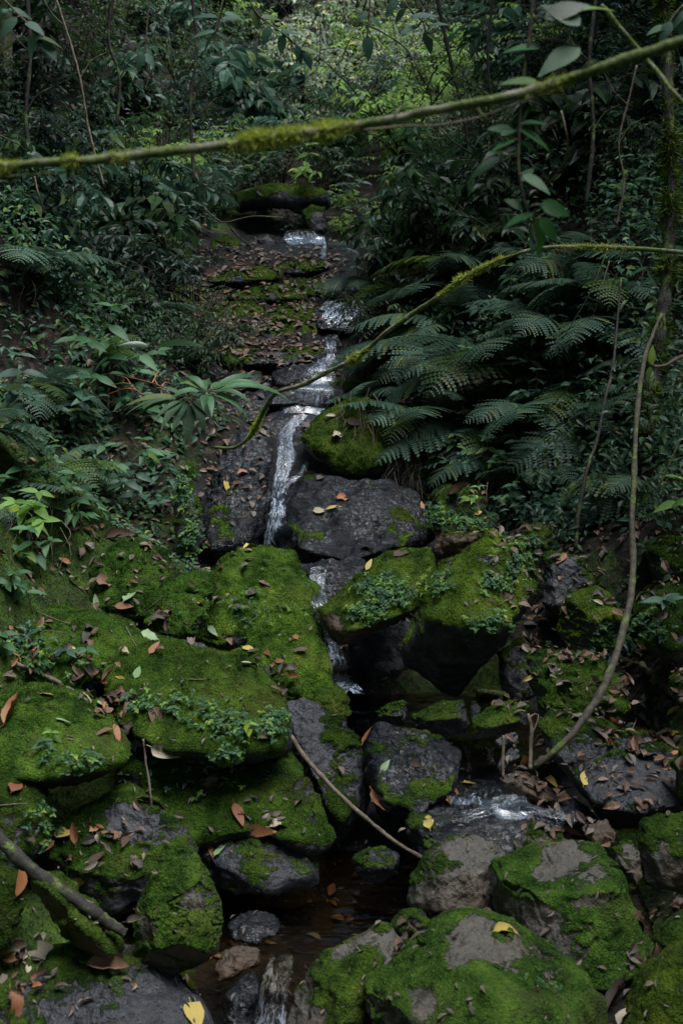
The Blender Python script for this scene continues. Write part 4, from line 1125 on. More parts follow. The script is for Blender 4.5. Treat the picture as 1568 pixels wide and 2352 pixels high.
def frond_mesh(L, n=22, Wf=.24, a0=55, a1=-35, lobes=7, mat='fern', seed=0, tipcurl=0):
    r = np.random.default_rng(seed)
    m = n + 6
    ang = np.radians(np.linspace(a0, a1, m))
    st = L / m
    pts = np.concatenate([[[0, 0, 0]], np.cumsum(np.stack([r.normal(0, .02, m) * st * 3, np.cos(ang) * st, np.sin(ang) * st], 1), 0)])
    P = Parts()
    P.tube(pts, np.linspace(.0042, .001, m + 1) * (L / .8) ** .5, 4, cap=False)
    for k in range(4, m + 1):
        t = (k - 4) / (m - 4)
        w = Wf * L * (math.sin(math.pi * min(1, .22 + .78 * t) ** .9) ** .8 if t < 1 else 0) * (1 - .25 * t) + .012 * L
        tg = pts[k] - pts[k - 1]; tg /= np.linalg.norm(tg)
        sx = np.cross(tg, (0, -tg[2], 1)); sx = np.array([1.0, 0, 0])
        up = np.cross(sx, tg)
        for sgn in (1, -1):
            wl = w * r.uniform(.85, 1.08)
            dr = sgn * sx + tg * r.uniform(.30, .5) + up * r.uniform(-.12, .06); dr /= np.linalg.norm(dr)
            ss = np.cross(up, dr) * 1.0
            ss /= np.linalg.norm(ss)
            nl = max(3, int(lobes * min(1, .35 + wl / (Wf * L))))
            q = np.linspace(0, 1, nl + 1)
            mid = pts[k] + np.outer(q * wl, dr) - np.outer(q ** 2 * wl * .22, (0, 0, 1)) + np.outer(q ** 2 * wl * .12, tg)
            pw = wl * .19 * (1 - q[:-1]) ** .55 + .001
            base = len(mid)
            tp = mid[:-1] * .35 + mid[1:] * .65
            a = tp + ss * pw[:, None] + up * pw[:, None] * .15
            b = tp - ss * pw[:, None] + up * pw[:, None] * .15
            Vv = np.vstack([mid, a, b])
            i = np.arange(nl)
            T1 = np.stack([i, i + 1, base + i], 1); T2 = np.stack([i + 1, i, base + nl + i], 1)
            P.add(Vv, None, np.vstack([T1, T2]))
    return P.mesh('frond', M[mat], smooth=False)

FR = [frond_mesh(1.0, 20, .26, 40, -30, 8, 'fern', 1), frond_mesh(1.0, 18, .31, 36, -42, 9, 'fern', 2), frond_mesh(1.0, 22, .22, 50, -20, 7, 'fern', 3), frond_mesh(1.0, 17, .34, 30, -26, 9, 'fern', 4)]
FRB = [frond_mesh(1.0, 18, .27, 38, -44, 7, 'olive', 8), frond_mesh(1.0, 15, .30, 20, -60, 8, 'fern', 9), frond_mesh(1.0, 24, .18, 60, -10, 7, 'fern', 10), frond_mesh(1.0, 19, .33, 28, -18, 10, 'fern', 11)]
FRL = [frond_mesh(1.0, 22, .24, 58, -35, 7, 'fern_lime', 5), frond_mesh(1.0, 24, .2, 64, -30, 7, 'fern_lime', 6)]

def fern(base, L, heading, nf, spread, label, group=None, lime=False, seed=0, pitch=(-12, 12), cat='fern'):
    r = np.random.default_rng(seed + 100)
    o = link('fern', None, loc=base)
    tag(o, label, cat, group)
    src = FRL if lime else FR + FRB
    for k in range(nf):
        az = heading + (spread * (2 * (k + .5) / nf - 1)) + r.uniform(-8, 8)
        link('frond', src[r.integers(len(src))], parent=o, rot=(R(r.uniform(*pitch)), R(r.uniform(-30, 30)), R(az - 90)), scale=L * r.uniform(.72, 1.1))
    return o

BL = {}
def leaf_data(mat, ratio=.42, fold=.2, droop=.35, seed=0, n=6, wav=0.0):
    k = (mat, ratio, fold, droop, seed, n, wav)
    if k not in BL:
        V, T = blade(1.0, ratio, n, fold, droop, wav=wav, seed=seed)
        BL[k] = mesh('leaf', V, T, M[mat])
    return BL[k]

def orient(d, up):
    m = rotm(np.array([d], float), np.array([up], float))[0]
    return Matrix(m.tolist()).to_euler()

def seedling(base, h, label, mat='broad', nodes=4, leafL=.1, ratio=.42, lean=(0, 0), branches=0, group=None, cat='plant', name='seedling', whorl=2, seed=0, stem_r=.003, droop=.35, bare=.25):
    """upright plant: stem, opposite or whorled leaves, each leaf its own part"""
    r = np.random.default_rng(seed + 7)
    o = link(name, None, loc=base); tag(o, label, cat, group)
    P = Parts()
    paths = [np.array([np.array([lean[0] * t ** 1.5, lean[1] * t ** 1.5, h * t]) + r.normal(0, .012, 3) * h * t for t in np.linspace(0, 1, 8)])]
    for b in range(branches):
        t = r.uniform(.25, .75); i = int(t * 7); az = r.uniform(0, 2 * math.pi)
        bl = h * r.uniform(.35, .6)
        p0 = paths[0][i]
        paths.append(np.array([p0 + bl * u * np.array([math.cos(az) * .8, math.sin(az) * .8, .55 - .25 * u]) for u in np.linspace(0, 1, 8)]))
    for pi, p in enumerate(paths):
        P.tube(p, np.linspace(stem_r, stem_r * .45, 8) * (1 if pi == 0 else .7), 5)
        nn = nodes if pi == 0 else max(2, nodes // 2)
        az0 = r.uniform(0, 360)
        for k in range(nn):
            t = bare + (1 - bare) * (k + 1) / nn if nn > 1 else 1.0
            x = min(t, .999) * 7; j = int(x); q = p[j] * (1 - x + j) + p[j + 1] * (x - j)
            tg = p[j + 1] - p[j]; tg /= np.linalg.norm(tg)
            top = k == nn - 1
            cnt = whorl + (1 if top else 0)
            for w in range(cnt):
                az = R(az0 + 90 * k + 360 / cnt * w + r.uniform(-22, 22))
                d = np.array([math.cos(az), math.sin(az) * .8 - .25, r.uniform(-.55, .10) + (.3 if top else 0)])
                l = leafL * r.uniform(.75, 1.15) * (.75 if top else 1)
                link('leaf', leaf_data(mat, ratio, .22, droop, r.integers(3)), parent=o, loc=q, rot=orient(d, (r.normal(0, .25), -.55 + r.normal(0, .2), .8)), scale=l)
    so = link('stem', P.mesh('stem', M['twig'] if mat != 'lime' else M['bark']), parent=o)
    return o

def gbase(u, v):
    h = hit(u, v)
    return h[0]

# ------------------------------------------------------------------ trees of the ravine sides and their canopy
def tree_meshes(seed, H=7.0, crownR=2.3, mat='broad'):
    r = np.random.default_rng(seed)
    P = Parts()
    pts = np.array([np.array([.25 * math.sin(t * 2.1 + seed), .25 * math.cos(t * 1.7 + seed), H * t]) for t in np.linspace(0, 1, 12)]); pts -= pts[0]
    P.tube(pts, np.linspace(.11, .03, 12), 9, rough=.01, seed=seed)
    tr = P.mesh('trunk', M['bark_moss'])
    B = Parts(); lp, ld, lu, ll = [], [], [], []
    for b in range(26):
        t = r.uniform(.45, 1.0); i = t * 11; j = min(int(i), 10)
        p0 = pts[j] * (1 - i + j) + pts[j + 1] * (i - j); az = r.uniform(0, 6.28); bl = crownR * r.uniform(.5, 1.0)
        dr = np.array([math.cos(az), math.sin(az), r.uniform(-.1, .5)])
        q = np.array([p0 + dr * bl * u + np.array([0, 0, -.2 * bl * u * u]) + r.normal(0, .04, 3) for u in np.linspace(0, 1, 7)])
        B.tube(q, np.linspace(.03, .006, 7), 5, cap=False)
        for k in range(6):
            pp = q[k + 1]
            for s in range(26):
                o_ = r.normal(0, .30, 3) * (1, 1, .6)
                lp.append(pp + o_); d = o_ * 1.5 + np.array([0, 0, -.2]) + r.normal(0, .3, 3)
                ld.append(d); lu.append(np.array([0, 0, 1]) + r.normal(0, .35, 3)); ll.append(r.uniform(.07, .14))
    ll = np.array(ll)
    V, T = leaf_soup(np.array(lp), np.array(ld), np.array(lu), ll, ll * .48)
    return tr, B.mesh('branches', M['bark_dark']), mesh('crown', V, T, M[mat], smooth=False)
TM = [tree_meshes(1, 7.5, 2.6, 'broad'), tree_meshes(2, 6.4, 2.2, 'teal'), tree_meshes(3, 8.4, 2.8, 'olive')]
TREES = [(-4.6, 4.5), (-5.0, 8.0), (-4.7, 11.2), (-5.2, 14.5), (-4.9, 17.5), (-6.0, 21.5), (4.4, 5.0), (5.0, 8.6), (4.6, 12.0), (5.3, 15.2), (5.2, 18.6), (6.4, 22.0), (-4.5, 1.0), (4.4, 1.5), (-3.5, 9.6), (-3.3, 12.8), (3.6, 10.4), (3.5, 13.6), (-3.8, 13.4), (2.8, 13.2), (-3.6, 11.0), (3.2, 11.6), (-3.3, 14.2), (3.2, 15.0), (-3.6, -.6), (3.6, -1.0), (.2, -4.6), (-3.0, -4.4), (3.2, -4.8)]
for k, (x, y) in enumerate(TREES):
    z = float(ground_z(np.array([x]), np.array([y]))[0])
    o = link('tree', None, loc=(x, y, z - .1), rot=(R(random.uniform(-5, 5)), R(-6 if x > 0 else 6), random.uniform(0, 6.28)), scale=random.uniform(.9, 1.15))
    tag(o, 'slender forest tree on the ravine side, its leafy crown shading the stream', 'tree', 'trees shading the ravine')
    for nm, me in zip(('trunk', 'branches', 'crown'), TM[k % 3]):
        c = link(nm, me, parent=o)
        if nm == 'crown': c['kind'] = 'stuff'

# ------------------------------------------------------------------ understorey shrubs on both sides and behind
SH = {
 'small': [shrub_meshes('s', k, 1.0, .55, 10, 9, 9, .072, .42, m) for k, m in ((1, 'shaded_teal'), (2, 'shaded_green'), (12, 'teal'))],
 'medium': [shrub_meshes('m', k, 1.0, .6, 9, 8, 7, .125, .42, m) for k, m in ((3, 'shaded_green'), (4, 'shaded_teal'), (5, 'broad'))],
 'large': [shrub_meshes('l', k, 1.0, .6, 7, 6, 6, .20, .44, m) for k, m in ((6, 'shaded_green'), (7, 'teal'))],
 'olive': [shrub_meshes('o', 8, 1.0, .55, 9, 8, 9, .05, .45, 'olive')],
 'lime': [shrub_meshes('y', k, 1.0, .6, 9, 7, 8, .085, .45, 'lime') for k in (9, 10)],
 'pale': [shrub_meshes('p', 11, 1.0, .5, 11, 9, 10, .06, .5, 'pale')]}
KLAB = {'small': 'small leaved shrub', 'medium': 'pointed leaved shrub', 'large': 'large leaved shrub', 'olive': 'olive shrub',
        'lime': 'lime green shrub', 'pale': 'pale shrub'}
r = np.random.default_rng(77)
SPOTS = []
def shrub_ok(x, y, rad):
    xl, xr = np.interp(y, _XY[:, 0], _XY[:, 1]), np.interp(y, _XY[:, 0], _XY[:, 2])
    if y < 15.6 and xl - .55 * rad < x < xr + .55 * rad: return False
    return all((x - a) ** 2 + (y - b) ** 2 > (.42 * (rad + c)) ** 2 for a, b, c in SPOTS)
tries = 0
while len(SPOTS) < 285 and tries < 20000:
    tries += 1
    y = 9.0 + 17 * r.random() ** 1.25
    x = r.uniform(-1, 1) * (.29 * y + .5)
    if x > 0 and y < 11: continue
    if x < 0 and y < 10.6: continue
    s = r.uniform(.5, 1.15) * (.75 + .03 * y)
    if y > 17: s *= 1.2
    if not shrub_ok(x, y, s * .8): continue
    xl, xr = np.interp(y, _XY[:, 0], _XY[:, 1]), np.interp(y, _XY[:, 0], _XY[:, 2])
    edge = max(xl - x, x - xr, 0)
    if y < 16.3: s = min(s, .35 + edge * 1.0)
    cx = (x - .3) / (.6 + .05 * y)
    centre = math.exp(-(cx / 1.05) ** 2) * (y > 15.2)  # lighter leaf kinds near the middle paint the gap's light into the shrubs
    if r.random() < .9 * centre: kind = 'lime' if r.random() < .55 else ('pale' if y > 18 or r.random() < .4 else 'small')
    else: kind = r.choice(['small', 'medium', 'large', 'olive'], p=[.36, .34, .15, .15])
    SPOTS.append((x, y, s * .8))
    z = float(ground_z(np.array([x]), np.array([y]))[0])
    side = 'at the head of the stream' if centre > .3 and y > 16 else ('on the left bank of the stream' if x < 0 else 'on the right bank of the stream')
    su, sv = (float(q[0]) for q in proj(np.array([[x, y, z + .5 * s]])))
    if centre > .3 and y > 15.2: zone = 'in the bright gap upstream' + (', near the top edge' if sv < 180 else '')
    elif x < 0: zone = ('near the left edge' if su < 220 else ('left of the terrace' if su < 470 else 'close to the dark hollow')) + (', far above the mossy branch' if sv < 180 else (', just above the mossy branch' if sv < 340 else ', below the mossy branch'))
    else: zone = ('near the right edge' if su > 1330 else ('behind the hanging climber' if su > 1080 else 'right of the stream')) + (', above the mossy branch' if sv < 230 else (', under the mossy branch' if sv < 480 else ', low down by the ferns'))
    lab = KLAB[kind] + ' ' + zone
    ms = SH[kind][r.integers(len(SH[kind]))]
    put_shrub('shrub', ms, (x, y, z - .05), s, r.uniform(0, 6.28), lab, 'shrub', KLAB[kind].replace('shrub', 'shrubs') + ' ' + zone, (R(r.uniform(-8, 8)), R((-1 if x > 0 else 1) * r.uniform(0, 14))))

for k, (x, y, sc, lab) in enumerate([(.15, 23.5, 2.0, 'tall pale grey green shrub at the top of the bright gap'), (.75, 24.5, 1.9, 'second pale grey green shrub behind the tall one at the top of the bright gap'), (-.45, 25.0, 1.8, 'pale shrub left of the tall pale one at the top of the bright gap')]):
    put_shrub('shrub', SH['pale'][0], (x, y, float(ground_z(np.array([x]), np.array([y]))[0]) - .1), sc, k * 2.0, lab, 'shrub')  # their pale leaf colour carries part of the gap's brightness
# ------------------------------------------------------------------ ferns
FG = 'ferns crowding the right bank'
FERNS = [
 # u, v of the root, length, heading (180 = towards the stream from the right bank), fronds, spread, label
 (1000, 690, .85, 200, 7, 70, 'fern whose tips hang over the upper sheet of shining water', False),
 (930, 620, .75, 190, 6, 80, 'fern beside the top fall, fronds pointing across the stream', False),
 (1120, 640, .95, 200, 7, 75, 'large fern just above the moss tufted part of the arching vine', False),
 (1010, 820, .95, 205, 7, 60, 'bright tipped fern behind the arching vine, reaching over the stream stairs', False),
 (1150, 850, 1.1, 195, 7, 55, 'longest fern of the right bank, its frond sweeping left under the vine', False),
 (990, 960, .85, 225, 7, 50, 'fern drooping over the moss cushioned boulder by the main fall', False),
 (1090, 980, .8, 235, 7, 60, 'fern right of the one that droops over the moss cushioned boulder', False),
 (1230, 960, .9, 215, 8, 70, 'wide fern in the middle of the right bank behind the slim dark stem', False),
 (1330, 900, .9, 200, 6, 80, 'fern above the slim dark stem', False),
 (1280, 760, .85, 200, 7, 80, 'fern half way up the right bank, below the end of the arching vine', False),
 (1180, 540, .8, 210, 6, 80, 'dark fern behind the hanging big leaved climber', False),
 (1330, 620, .8, 220, 6, 80, 'shaded fern below the mossy twig at the right', False),
 (1060, 500, .8, 200, 6, 80, 'high fern of the right bank near the hanging climber', False),
 (1480, 930, .8, 215, 6, 80, 'fern behind the liana near the right edge', False),
 (1160, 1060, .65, 230, 6, 80, 'low fern at the foot of the right bank above the seedlings', False),
 (1400, 760, .8, 190, 5, 80, 'fern beside the mossy trunk at the right edge', False),
 (870, 900, .6, 215, 5, 60, 'dark little fern hanging under the right end of the stream stairs', False),
 (1380, 1010, .75, 205, 6, 70, 'fern between the slim dark stem and the liana', False),
 (1270, 1090, .6, 215, 6, 70, 'low fern left of the foot of the slim dark stem', False),
 (1500, 1130, .6, 200, 5, 70, 'small fern right of the liana, above the dark moss mound', False),
 (1060, 760, .9, 200, 6, 60, 'fern leaning over the arching vine from behind', False),
 (1390, 680, .8, 205, 6, 70, 'shaded fern high beside the thin straight shoots', False),
 (860, 660, .6, 195, 5, 60, 'small fern at the top right of the leaf strewn terrace', False)]
for k, (u, v, L, hd, nf, sp, lab, lm) in enumerate(FERNS):
    b = gbase(u, v)
    fern(b - np.array([0, 0, .03]), L, hd + 20, nf, sp, lab, FG, lm, seed=k, pitch=(-18, 8))
FGL = 'ferns of the left bank'
for k, (u, v, L, hd, nf, sp, lab, lm) in enumerate([
 (60, 900, .6, -25, 5, 50, 'blue green fern curling down on the left bank above the bushy plant', False),
 (-60, 990, .6, -20, 4, 35, 'fern reaching in from the left edge, middle of the left bank', False),
 (110, 1095, .55, -10, 5, 40, 'low fern spreading right across the leafy left bank', False),
 (20, 1140, .45, -30, 5, 60, 'fern at the left edge under the one spreading right', False),
 (220, 830, .55, 10, 5, 70, 'small yellow green fern beside the tall bushy plant', True),
 (320, 745, .6, 20, 5, 60, 'fern above the tall bushy plant near the leaf strewn terrace', False),
 (60, 600, .7, -30, 5, 70, 'dark fern at the left edge below the mossy branch', False),
 (20, 360, .8, -30, 5, 60, 'shadowy fern at the left edge behind the mossy branch', False)]):
    fern(gbase(u, v), L, hd, nf, sp, lab, FGL, lm, seed=40 + k, pitch=(-15, 10))
for k, (u, v, L, hd, lab) in enumerate([(700, 330, .9, 230, 'light green fern in the bright gap at the head of the stream'), (640, 300, .8, 300, 'second light green fern left of the bright gap at the head of the stream')]):
    fern(gbase(u, v), L, hd, 6, 100, lab, 'light green ferns at the head of the stream', True, seed=60 + k)

# ------------------------------------------------------------------ broad leaved plants of the banks
SG = 'leafy seedlings of the banks'
PL = [
 # u, v, height, material, nodes, leaf, branches, label
 (250, 960, .62, 'broad', 5, .15, 5, 'tall bushy plant with ribbed pointed leaves, middle of the left bank'),
 (330, 990, .34, 'broad', 4, .14, 3, 'lower ribbed leaved plant under the tall bushy one'),
 (170, 1020, .36, 'teal', 4, .13, 3, 'dull green leafy plant left of the spotted palm seedling'),
 (60, 1010, .4, 'teal', 4, .12, 3, 'leafy plant between two ferns at the left edge'),
 (255, 1150, .30, 'broad', 3, .13, 3, 'broad leaved plant below the low spreading fern'),
 (320, 1190, .30, 'teal', 4, .10, 4, 'dark leafy plant leaning to the dark slab left of the fall'),
 (400, 1170, .28, 'teal', 4, .08, 4, 'small leaved plant at the mossy rock wall beside the fall'),
 (350, 1110, .25, 'broad', 3, .11, 3, 'leafy plant under the spotted palm seedling'),
 (190, 1230, .22, 'broad', 3, .10, 3, 'leafy plant above the mossy boulder with curled leaves'),
 (110, 1180, .3, 'broad', 4, .1, 3, 'leafy plant at the left above the bright seedlings'),
 (70, 1265, .26, 'lime', 3, .12, 3, 'bright green ribbed seedling at the left edge of the bank'),
 (95, 1330, .22, 'broad', 3, .10, 2, 'seedling on a slender stem left of the mossy boulder'),
 (75, 1410, .18, 'broad', 3, .09, 2, 'seedling with drooping leaves at the left edge above the moss slope'),
 (40, 1200, .3, 'broad', 4, .1, 3, 'leafy plant hugging the left edge above the bright ribbed seedling'),
 (1040, 1110, .28, 'broad', 4, .085, 4, 'bushy seedling left of the bright clump at the foot of the right bank'),
 (1120, 1130, .30, 'broad', 4, .09, 5, 'bright leafy clump at the foot of the right bank'),
 (1190, 1130, .28, 'teal', 4, .08, 4, 'leafy clump right of the bright one at the foot of the right bank'),
 (1170, 1190, .18, 'broad', 3, .08, 3, 'low seedling among dead leaves above the great tilted boulder'),
 (1080, 1170, .12, 'lime', 2, .06, 2, 'little heart leaved seedling on the moss hummock'),
 (1010, 1105, .14, 'lime', 2, .07, 0, 'single lime seedling at the end of the main wet slab'),
 (1230, 1010, .4, 'teal', 5, .09, 5, 'shaded leafy bush behind the slim dark stem'),
 (1150, 940, .4, 'broad', 5, .085, 5, 'leafy bush between the ferns of the right bank'),
 (1260, 880, .45, 'teal', 5, .09, 5, 'dusky leafy bush over the ferns of the right bank'),
 (1180, 780, .45, 'broad', 5, .09, 5, 'leafy bush above the longest fern'),
 (1360, 1020, .4, 'teal', 4, .09, 4, 'leafy bush between the slim stem and the liana'),
 (1510, 1080, .4, 'teal', 5, .075, 4, 'small leaved bush right of the liana'),
 (1550, 1010, .5, 'teal', 5, .09, 4, 'leafy bush at the right edge by the liana'),
 (1480, 760, .5, 'broad', 5, .1, 4, 'leafy bush on the mossy trunk at the right'),
 (1475, 880, .5, 'teal', 6, .1, 6, 'leafy bush hiding the upper end of the liana'),
 (1420, 850, .4, 'broad', 5, .09, 5, 'leafy bush hiding the upper end of the slim dark stem'),
 (1540, 620, .5, 'broad', 5, .11, 4, 'leafy bush at the right edge below the mossy twig'),
 (1440, 560, .5, 'broad', 5, .1, 4, 'leafy bush where the arching vine ends'),
 (1550, 1250, .3, 'lime', 2, .11, 1, 'bright leaves poking in at the right edge below the liana bend'),
 (880, 610, .4, 'teal', 5, .08, 5, 'leafy bush by the top fall'),
 (500, 500, .5, 'teal', 5, .12, 5, 'leafy bush at the left end of the dark hollow'),
 (790, 510, .5, 'teal', 5, .12, 5, 'leafy bush at the right end of the dark hollow'),
 (590, 440, .4, 'broad', 4, .12, 4, 'leafy bush on top of the mossy wall over the dark hollow'),
 (700, 440, .4, 'lime', 4, .12, 4, 'bright leafy bush on the right of the mossy wall over the dark hollow'),
 (430, 540, .5, 'teal', 5, .1, 5, 'leafy bush left of the mossy stone in the dark hollow'),
 (820, 640, .3, 'teal', 4, .08, 4, 'little plant dangling leaves over the dark step of the right bank'),
 (400, 690, .4, 'teal', 5, .07, 6, 'dark bush at the left end of the leaf strewn terrace'),
 (430, 620, .5, 'teal', 5, .07, 6, 'dark bush over the upper left of the leaf strewn terrace'),
 (300, 660, .5, 'teal', 5, .08, 5, 'bush in the shade of the left bank'),
 (130, 700, .5, 'teal', 5, .08, 5, 'bush at the left below the mossy branch'),
 (200, 760, .4, 'broad', 5, .09, 5, 'bush behind the tall bushy plant')]
for k, (u, v, h, mt, nd, lf, br, lab) in enumerate(PL):
    seedling(gbase(u, v), h * 1.2, lab, mt, nd, lf * 1.25, .42, (random.uniform(-.06, .06), -.05), br, SG, 'plant', seed=k, name='leafy_plant')
seedling(gbase(1522, 1425), .10, 'seedling with a whorl of ribbed leaves on the moss mound at the right edge', 'teal', 1, .16, .38, whorl=6, seed=90, name='whorled_seedling', bare=.9)
seedling(gbase(155, 1525), .06, 'seedling with a flat whorl of leaves left of the dome boulder', 'teal', 1, .10, .42, whorl=6, seed=91, name='whorled_seedling', bare=.9)
seedling(gbase(200, 1527), .07, 'little pale seedling beside the flat whorled one left of the dome boulder', 'broad', 1, .09, .45, whorl=3, seed=92, name='whorled_seedling', bare=.9)
seedling(gbase(8, 1515), .12, 'seedling cut by the left edge on the moss slope', 'broad', 2, .11, .45, seed=93, name='whorled_seedling')
for k, (u, v, lf, lab) in enumerate([(535, 1655, .06, 'green seedling on the brow of the dome boulder'), (570, 1690, .08, 'largest seedling hanging at the overhang of the dome boulder'), (645, 1650, .05, 'seedling at the right end of the dome boulder'),
        (400, 1640, .05, 'tiny seedling low on the dome boulder beside a brown leaf'), (1110, 1370, .05, 'seedling in a fold of the great tilted boulder'), (1176, 1330, .05, 'seedling on the shoulder of the great tilted boulder'),
        (1010, 1345, .05, 'creeping seedling at the left edge of the great tilted boulder'), (1150, 1418, .055, 'seedling under the brown leaf of the great tilted boulder'), (290, 1795, .06, 'two leaved green seedling beside the upright twig'),
        (100, 1720, .06, 'seedling low on the wide sloping boulder'), (120, 1702, .06, 'blue green seedling on the wide sloping boulder'), (365, 1755, .05, 'seedling on moss below the pale leaves')]):
    seedling(gbase(u, v) - np.array([0, 0, .005]), lf * .7, lab, 'lime' if k % 3 == 1 else 'broad', 2, lf, .5, seed=100 + k, stem_r=.0012, name='moss_seedling', group='seedlings on mossy boulders')

# spotted palm seedling, strap leaved plant, big single leaf, orange dead fern stalks
def rosette(name, base, specs, label, cat, mat, parts='leaf', n=8, k_=1.0):
    """specs: (azimuth, elevation, length, ratio, droop)"""
    o = link(name, None, loc=base); tag(o, label, cat)
    P = Parts()
    for k, (az, el, L, ratio, dr, off) in enumerate(specs):
        L *= k_ * random.uniform(.8, 1.1); el += random.uniform(-12, 12); az += random.uniform(-10, 10)
        d = np.array([math.cos(R(az)) * math.cos(R(el)), math.sin(R(az)) * math.cos(R(el)), math.sin(R(el))])
        V, T = blade(L, ratio * L, n, .3, dr, side=random.uniform(-.08, .08))
        st = d * off + np.array([0, 0, 0])
        link(parts, mesh(parts, V, T, M[mat]), parent=o, loc=st, rot=orient(d, (random.uniform(-.3, .3), -.5, .85)))
        P.tube(np.array([[0, 0, 0], st * .5 + [0, 0, .01], st + d * .01]), .004, 4)
    link('stem', P.mesh('stem', M['bark']), parent=o)
    return o
pb = at(432, 915, 8.0)
rosette('palm_seedling', pb, [(200, 8, .33, .16, .55, .06), (190, 0, .36, .14, .5, .08), (210, -2, .34, .17, .5, .07), (184, -10, .32, .16, .5, .06), (222, -12, .30, .2, .5, .05), (236, -24, .28, .24, .45, .05), (255, -34, .30, .28, .45, .04),
                            (275, -40, .32, .30, .5, .04), (300, -36, .30, .28, .5, .04), (320, -20, .24, .26, .5, .04), (345, -8, .22, .24, .5, .04), (170, 22, .24, .22, .5, .04), (10, 10, .22, .2, .5, .04)],
        'spotted pale palm seedling with a fan of split leaflets hanging from the left bank', 'palm seedling', 'moldy', k_=.85)
sb = at(475, 905, 7.9)
rosette('strap_leaved_plant', sb, [(150, 55, .26, .28, .9, .03), (100, 50, .30, .2, .9, .03), (60, 40, .28, .24, 1.0, .04), (20, 38, .36, .17, .9, .05), (5, 28, .50, .14, .8, .06), (350, 20, .42, .15, .9, .06), (335, 12, .34, .2, .9, .06), (320, 0, .26, .25, .8, .05),
                                 (170, 35, .24, .28, .9, .04), (200, 20, .22, .3, .8, .04), (30, 30, .46, .13, .9, .05), (290, -10, .24, .28, .6, .04), (260, -15, .22, .3, .6, .04)],
        'strap leaved plant with long arching leaves on the left bank beside the stream stairs', 'plant', 'broad', k_=.9)
rosette('broad_leaf_sprout', at(352, 800, 8.2), [(335, 12, .30, .34, .35, .02), (200, 20, .2, .35, .3, .02)], 'large dark glossy leaf standing between the tall bushy plant and the leaf strewn terrace', 'plant', 'glossy')
def stalks(name, label, cat, lines, d, rad, mat):
    P = Parts()
    C = at(*lines[0][0], d)
    for L in lines:
        pts = smooth_path([at(u, v, d + dd) - C for (u, v), dd in zip(L, np.linspace(0, .1, len(L)))], 14)
        P.tube(pts, np.linspace(rad, rad * .5, 14), 5)
    o = link(name, P.mesh(name, M[mat]), loc=C)
    return tag(o, label, cat)
stalks('dead_fern_stalks', 'orange dried fern stalks sticking out between the bushy plant and the palm seedling', 'dead fern',
       [[(385,893),(350,880),(320,872),(296,866)], [(362,885),(356,868),(366,850)], [(350,880),(358,862),(352,852)], [(330,908),(305,888),(290,868),(268,862)], [(312,895),(286,893),(250,905)], [(300,882),(280,880),(258,884)], [(372,888),(380,878),(392,882)]], 7.7, .004, 'rust')

# ------------------------------------------------------------------ vines, lianas, branches, sticks
def branch(name, label, cat, pts, rad, mat, moss=(), n=60, rough=.002, tuftL=(.012, .03), sides=9, dens=9000, twigs=(), seed=0, tuft='tuft'):
    """pts: (u, v, depth); rad in metres along it; moss: (u0, u1, amount) stretches"""
    W = np.array([at(u, v, d) for u, v, d in pts]); C = W[0]
    S = smooth_path(W - C, n)
    uu = np.interp(np.linspace(0, len(pts) - 1, n), range(len(pts)), [p[0] for p in pts])
    rr = np.interp(np.linspace(0, 1, n), np.linspace(0, 1, len(rad)), rad) * (1 + .1 * vnoise(np.stack([np.arange(n) * 1.3 + seed, np.zeros(n), np.zeros(n)], 1))) * (1 + .14 * vnoise(np.stack([np.arange(n) * .4 + seed, np.zeros(n), np.zeros(n)], 1)))
    P = Parts(); P.tube(S, rr, sides, rough=rough, seed=seed)
    o = link(name, P.mesh(name, M[mat]), loc=C); tag(o, label, cat)
    for tw in twigs:
        q = smooth_path([at(*p) - C for p in tw[0]], 16)
        Q = Parts(); Q.tube(q, np.linspace(tw[1], tw[1] * .4, 16), 5)
        link('twig', Q.mesh('twig', M[mat]), parent=o)
    if moss:
        w = np.zeros(n)
        for (u0, u1, a) in moss:
            w = np.maximum(w, a * sstep(0, 15, uu - u0) * sstep(0, 15, u1 - uu))
        w = w * (.5 + .5 * (vnoise(np.stack([np.arange(n) * 45 / n + 5, np.zeros(n), np.zeros(n)], 1)) > -.25))
        seg = np.linalg.norm(np.gradient(S, axis=0), axis=1)
        cnt = int((w * seg).sum() * dens)
        if cnt > 20:
            r = np.random.default_rng(seed + 3)
            i = r.choice(n, cnt, p=w * seg / (w * seg).sum()); fr = r.random(cnt)
            i2 = np.minimum(i + 1, n - 1)
            p = S[i] * (1 - fr)[:, None] + S[i2] * fr[:, None]
            T = np.gradient(S, axis=0)[i]; T /= np.linalg.norm(T, axis=1, keepdims=True)
            d = r.normal(0, 1, (cnt, 3)); d -= T * (d * T).sum(1, keepdims=True); d /= np.linalg.norm(d, axis=1, keepdims=True)
            p = p + d * rr[i][:, None] * .9
            dd = d + T * r.normal(0, .5, cnt)[:, None] + np.array([0, 0, -.1]); dd /= np.linalg.norm(dd, axis=1, keepdims=True)
            L = r.uniform(*tuftL, cnt) * (.4 + .6 * w[i]) * (.6 + .6 * sstep(-.3, .5, vnoise(np.stack([i * 30 / n, i * 0, i * 0], 1))))
            s = np.cross(dd, r.normal(0, 1, (cnt, 3))); s /= np.linalg.norm(s, axis=1, keepdims=True)
            ww = s * (L * .09)[:, None]
            V = np.stack([p - ww, p + ww, p + dd * L[:, None]], 1).reshape(-1, 3)
            m_ = link('moss', mesh('moss', V, np.arange(3 * cnt).reshape(-1, 3), M[tuft], smooth=False), parent=o); m_['kind'] = 'stuff'
    return o
